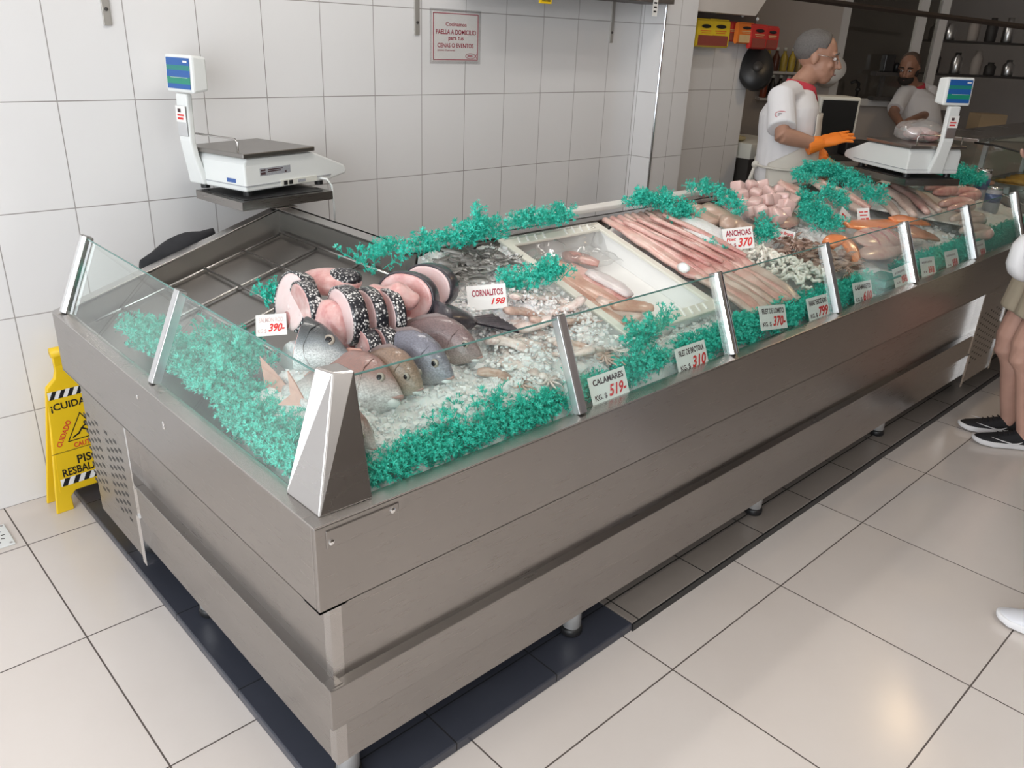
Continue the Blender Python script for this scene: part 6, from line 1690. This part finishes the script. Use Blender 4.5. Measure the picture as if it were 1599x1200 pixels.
# collar: standing red band open at the throat with two points
b = OB(); rings = []
for k in range(19):
    a = -2.75+5.5*k/18; dirv = -FD*math.cos(a)+SD*math.sin(a)
    c = nk-Vector((0, 0, .035))+FD*(.015)
    lo = c+dirv*.098+Vector((0, 0, -.020-.040*(abs(a)/2.75)**2)); hi = c+dirv*.074+Vector((0, 0, .050-.045*(abs(a)/2.75)**2))
    rings.append([lo, lo+dirv*.006, hi+dirv*.006, hi])
b.loft(rings).build('collar', M['collar'], per, True)
# sleeve emblem: red outlined oval with dark lettering strokes
em = shN.lerp(elN, .46); em = em+(CAM-em).normalized()*.080
b = OB(); ring = [em+FD*.034*math.cos(k*PI/10)+Vector((0, 0, .016*math.sin(k*PI/10)))-SD*.002*(1-abs(math.cos(k*PI/10))) for k in range(21)]
b.tube(ring, .0016, 5); b.tube([em+FD*.03+Vector((0, 0, .004)), em+FD*.045+Vector((0, 0, -.012))], .0016, 5); b.build('sleeve_emblem', M['collar'], per, True)
b = OB()
for dz in (.004, -.004): b.tube([em-FD*.018+Vector((0, 0, dz))-SD*.002, em+FD*.018+Vector((0, 0, dz))-SD*.002], .0018, 5)
b.build('emblem_lettering', M['ink_black'], per)
# apron
b = OB()
def apr(a, c):
    an = -2.5+5.0*a; z = pel.z-.55+c*(chest.z+.02-(pel.z-.55))
    f = max(0, min(1, (z-pel.z)/(chest.z-pel.z))); p = pel.lerp(chest, f); r = .182+.012*math.sin(an*5+z*9)*(.6 if z < pel.z+.1 else .15)
    if z > pel.z+.13: an *= 1-.62*min(1, (z-pel.z-.13)/.14)
    q = p+FD*(r*.93)*math.cos(an)+SD*(r*1.10)*math.sin(an); q.z = z
    return q
b.grid(apr, 40, 30); o = b.build('apron', M['apron'], per, True); mo = o.modifiers.new('thick', 'SOLIDIFY'); mo.thickness = .003; mo.offset = 1
b = OB(); rr = []
for k in range(25):
    a = 2*PI*k/24; rr.append(pel+Vector((0, 0, .115))+FD*.172*math.cos(a)+SD*.192*math.sin(a))
b.tube(rr, .007, 6); b.ball(rr[12], .02, 8, 6); b.tube([rr[12], rr[12]-FD*.03-Vector((0, 0, .12))], [.008, .012], 6); b.build('apron_tie', M['apron'], per, True)
b = OB()
for s_ in (-1, 1):
    b.tube([chest+FD*.135+SD*.07*s_+Vector((0, 0, -.02)), chest+FD*.120+SD*.07*s_+Vector((0, 0, .07)), nk+SD*.055*s_+FD*.03-Vector((0, 0, .03))], .006, 6)
b.build('apron_strap', M['apron'], per, True)
# rubber gloves
tip = pt(1350, 204, 4.106)
b = OB(); d_ = (tip-wrN); b.tube([wrN-d_.normalized()*.045, wrN, wrN+d_.normalized()*.03], [.045, .040, .034], 16); hand(b, wrN+d_.normalized()*.02, d_, Vector((0, 0, 1))-SD*.5, 1.12, .10, 1)
fuse(b, 'rubber_glove', M['rubber'], per, .0035, 3)
tip2 = pt(1302, 262, 4.279)
b = OB(); d_ = (tip2-wrF); b.tube([wrF-d_.normalized()*.05, wrF, wrF+d_.normalized()*.02], [.045, .042, .034], 16); hand(b, wrF+d_.normalized()*.02, d_, Vector((0, 0, .6))+FD, 1.1, .45, -1)
fuse(b, 'rubber_glove', M['rubber'], per, .0035, 3)
# trousers and shoes
b = OB()
for s_ in (-1, 1):
    hp_ = pel+SD*.09*s_; b.tube([hp_+Vector((0, 0, .05)), Vector((hp_.x, hp_.y, .5)), Vector((hp_.x, hp_.y, .07))], [.115, .085, .070], 16)
fuse(b, 'trousers', M['trousers'], per, .010, 4)
for s_ in (-1, 1):
    hp_ = pel+SD*.09*s_; shoe(per, Vector((hp_.x, hp_.y, 0))+OFF-FD*.07, FD, M['shoe_black'], M['shoe_black'])

# --- younger man further back, looking down at his work
D2 = 7.0
pel2 = pt(1440, 215, D2); chest2 = pt(1432, 158, D2-.02); nk2 = pt(1428, 131, D2-.06); hc2 = pt(1419, 108, D2-.16)
per2 = thing('person', 'bearded man with shaved head in white polo working at the back of the kitchen', 'person', (pel2.x, pel2.y, 0))
OB.off = -Vector((pel2.x, pel2.y, 0)); OFF = OB.off
FD = (-IA*.80-IR*.60).normalized(); SD = Vector((-FD.y, FD.x, 0)); SD2, FD2 = SD, FD
b = OB(); hP, hR = head(b, hc2, FD+Vector((0, 0, -.25)), Vector((0, 0, 1)), 1.02)
b.tube([nk2-Vector((0, 0, .05)), hc2-Vector((0, 0, .05))], [.062, .058], 14)
sa, sb_ = pt(1412, 146, D2-.10), pt(1452, 142, D2+.02)
ea, eb = pt(1395, 176, D2-.18), pt(1450, 178, D2-.06)
wa, wb = pt(1405, 192, D2-.40), pt(1418, 190, D2-.38)
if (sa-chest2).dot(SD) < 0: pass
limb(b, [sa, ea, wa], [.05, .043, .030]); limb(b, [sb_, eb, wb], [.05, .043, .030])
b.tube([pel2, chest2, nk2], [.11, .11, .06], 16)
hand(b, wa, wb-wa+(wa-ea)*.5, Vector((0, 0, 1)), 1.0, .4, 1); hand(b, wb, (wb-eb), Vector((0, 0, 1)), 1.0, .4, -1)
for s_ in (-1, 1):
    hp_ = pel2+SD*.09*s_; limb(b, [hp_, Vector((hp_.x, hp_.y, .50)), Vector((hp_.x, hp_.y, .09))], [.085, .056, .038])
fuse(b, 'body', M['skin_tan'], per2, .006)
old = list(per2.children); face(per2, hP, hR, 1.02, M['hair_dark'])
for o in per2.children:
    if o not in old: o.location = OFF
b = OB()
b.ball(hP(.045, 0, -.070), (.062, .064, .048), 18, 10, hR, fn=lambda q: Vector((q.x, q.y, min(q.z, .022))))
b.tube([hP(.104, -.024, -.046), hP(.112, 0, -.044), hP(.104, .024, -.046)], .006, 6)
for s_ in (-1, 1): b.tube([hP(.02, .066*s_, -.05), hP(-.005, .078*s_, .0), hP(-.01, .077*s_, .03)], [.014, .010, .006], 8)
b.build('beard', M['hair_dark'], per2, True)
b = OB(); b.ball(hP(-.024, 0, .050), (.099, .080, .082), 20, 12, hR, fn=lambda q: Vector((min(q.x, .05), q.y, max(q.z, -.05)))); b.build('hair', plain('shaved_hair', (.10, .065, .05, 1), .8), per2, True)
b = OB(); shirt(b, pel2, chest2, nk2, (sa, sb_), (ea, eb)); fuse(b, 'polo_shirt', M['polo'], per2, .008, 5)
b = OB(); rings = []
for k in range(15):
    a = -2.7+5.4*k/14; dirv = -FD*math.cos(a)+SD*math.sin(a); c = nk2-Vector((0, 0, .035))
    lo = c+dirv*.10+Vector((0, 0, -.02-.04*(abs(a)/2.7)**2)); hi = c+dirv*.078+Vector((0, 0, .05-.04*(abs(a)/2.7)**2)); rings.append([lo, lo+dirv*.006, hi+dirv*.006, hi])
b.loft(rings).build('collar', M['collar'], per2, True)
b = OB(); q = sb_.lerp(eb, .5); b.tube([q-FD*.0+FD*.086-SD*.02, q+FD*.086+SD*.02], .004, 6); b.build('sleeve_emblem', M['collar'], per2)
b = OB()
for s_ in (-1, 1):
    hp_ = pel2+SD*.09*s_; b.tube([hp_+Vector((0, 0, .05)), Vector((hp_.x, hp_.y, .5)), Vector((hp_.x, hp_.y, .07))], [.115, .085, .070], 16)
fuse(b, 'trousers', M['trousers'], per2, .010, 4)
for s_ in (-1, 1):
    hp_ = pel2+SD*.09*s_; shoe(per2, Vector((hp_.x, hp_.y, 0))+OFF-FD*.07, FD, M['shoe_black'], M['shoe_black'])

# --- customers at the counter, mostly outside the picture
def customer(label, heel, fd, skin, top, shorts, shoe_m, sole, swoosh, h=1.72, long_=False):
    global OFF, SD, FD, SD2, FD2
    FD = Vector((fd[0], fd[1], 0)).normalized(); SD = Vector((-FD.y, FD.x, 0)); SD2, FD2 = SD, FD
    ankle = Vector((heel[0], heel[1], .09))+FD*.075
    other = ankle-SD*.15+FD*.02 if not long_ else ankle-FD*.42-SD*.12
    mid = (ankle+other)/2
    t = thing('person', label, 'person', (mid.x, mid.y, 0)); OB.off = -Vector((mid.x, mid.y, 0)); OFF = OB.off
    hip = Vector((mid.x, mid.y, h*.52)); ch_ = Vector((mid.x, mid.y, h*.72)); nk_ = Vector((mid.x, mid.y, h*.845)); hc_ = Vector((mid.x, mid.y, h*.925))+FD*.03
    b = OB(); P, R = head(b, hc_, FD, Vector((0, 0, 1)), 1.0); b.tube([nk_-Vector((0, 0, .05)), hc_], [.06, .056], 14); b.tube([hip, ch_, nk_], [.11, .11, .06], 16)
    for a, s_ in ((ankle, -1 if not long_ else 1), (other, 1 if not long_ else -1)):
        hp_ = hip+(a-mid)*.8; hp_.z = hip.z; kn = a.lerp(hp_, .52)+FD*(.10 if not long_ else .02); kn.z = .485
        b.tube([hp_, kn+(hp_-kn)*.12, kn, kn-Vector((0, 0, .06)), kn.lerp(a, .38)-FD*.018, kn.lerp(a, .75), a, a-Vector((0, 0, .05))], [.085, .064, .060, .054, .057, .040, .036, .034], 14)
        sh_ = ch_+SD*s_*.19+Vector((0, 0, .12)); el = sh_+Vector((0, 0, -.28))+SD*s_*.03; wr = el+FD*.16+Vector((0, 0, .18)); limb(b, [sh_, el, wr], [.05, .043, .030]); hand(b, wr, FD*.4+Vector((0, 0, .8))-SD*s_*.3, SD*s_, 1.0, .5, s_)
    fuse(b, 'body', skin, t, .006)
    old = list(t.children); face(t, P, R, 1.0, M['hair_dark'])
    for o in t.children:
        if o not in old: o.location = OFF
    b = OB(); b.ball(P(-.024, 0, .050), (.103, .085, .090), 20, 12, R, fn=lambda q: Vector((min(q.x, .055), q.y, max(q.z, -.06)))); b.build('hair', M['hair_dark'], t, True)
    b = OB(); shirt(b, hip, ch_, nk_, (ch_+SD*.19+Vector((0, 0, .12)), ch_-SD*.19+Vector((0, 0, .12))), (ch_+SD*.21+Vector((0, 0, -.16)), ch_-SD*.21+Vector((0, 0, -.16)))); fuse(b, 'shirt', top, t, .009, 5)
    b = OB()
    for a in (ankle, other):
        hp_ = hip+(a-mid)*.8; hp_.z = hip.z+.06; kn = a.lerp(hp_, .5)+FD*.015; kn += FD*(.06 if not long_ else -.015); kn.z = .60 if not long_ else .12
        b.tube([hp_, hp_.lerp(kn, .5), kn], [.12, .115, .105 if not long_ else .075], 18)
    fuse(b, 'shorts' if not long_ else 'trousers', shorts, t, .009, 4)
    for a in (ankle, other): shoe(t, Vector((a.x, a.y, 0))-FD*.075+OFF, FD, shoe_m, sole, .285, swoosh)
    return t
toe = atz(1516, 687, .01); fd = Vector((-.57, .82, 0)).normalized()
customer('customer at the far end in beige shorts and black trainers with white soles', tuple((toe-fd*.285)[:2]), fd, M['skin_pale'], M['tee'], M['shorts'], M['shoe_black'], M['rubber_white'], True)
toe2 = atz(1553, 963, .01); fd2 = Vector((-.35, .94, 0)).normalized()
customer('customer stepping in at the edge of the picture, only a white sneaker showing', tuple((toe2-fd2*.285)[:2]), fd2, M['skin_pale'], M['tee'], M['tee'], M['shoe_white'], M['rubber_white'], False, 1.70, True)
# white bag carried by the customer
pb = pt(1604, 402, 3.2)
t = thing('hand_bag', 'white rounded hand bag held by the customer at the edge of the picture', 'bag', pb, -YAW+.2)
b = MB(); out = [(-.072, -.030), (-.050, -.078), (.0, -.098), (.12, -.098), (.14, -.07), (.14, .06), (.0, .105), (-.04, .085), (-.066, .050)]
b.prism([(x, -.04, z) for x, z in out], (0, .08, 0)); b.build('body', M['rubber_white'], t, True, bevel=.03)
MB().lathe([(.004, 0), (.004, .002)], (-.050, -.041, .012), 8, M=Matrix.Rotation(PI/2, 3, 'X')).build('rivet', M['dark'], t)
MB().tube([(.01, 0, .09), (.02, 0, .22), (.07, 0, .26), (.11, 0, .20), (.12, 0, .07)], .008, 8).build('handle', M['rubber_white'], t, True)
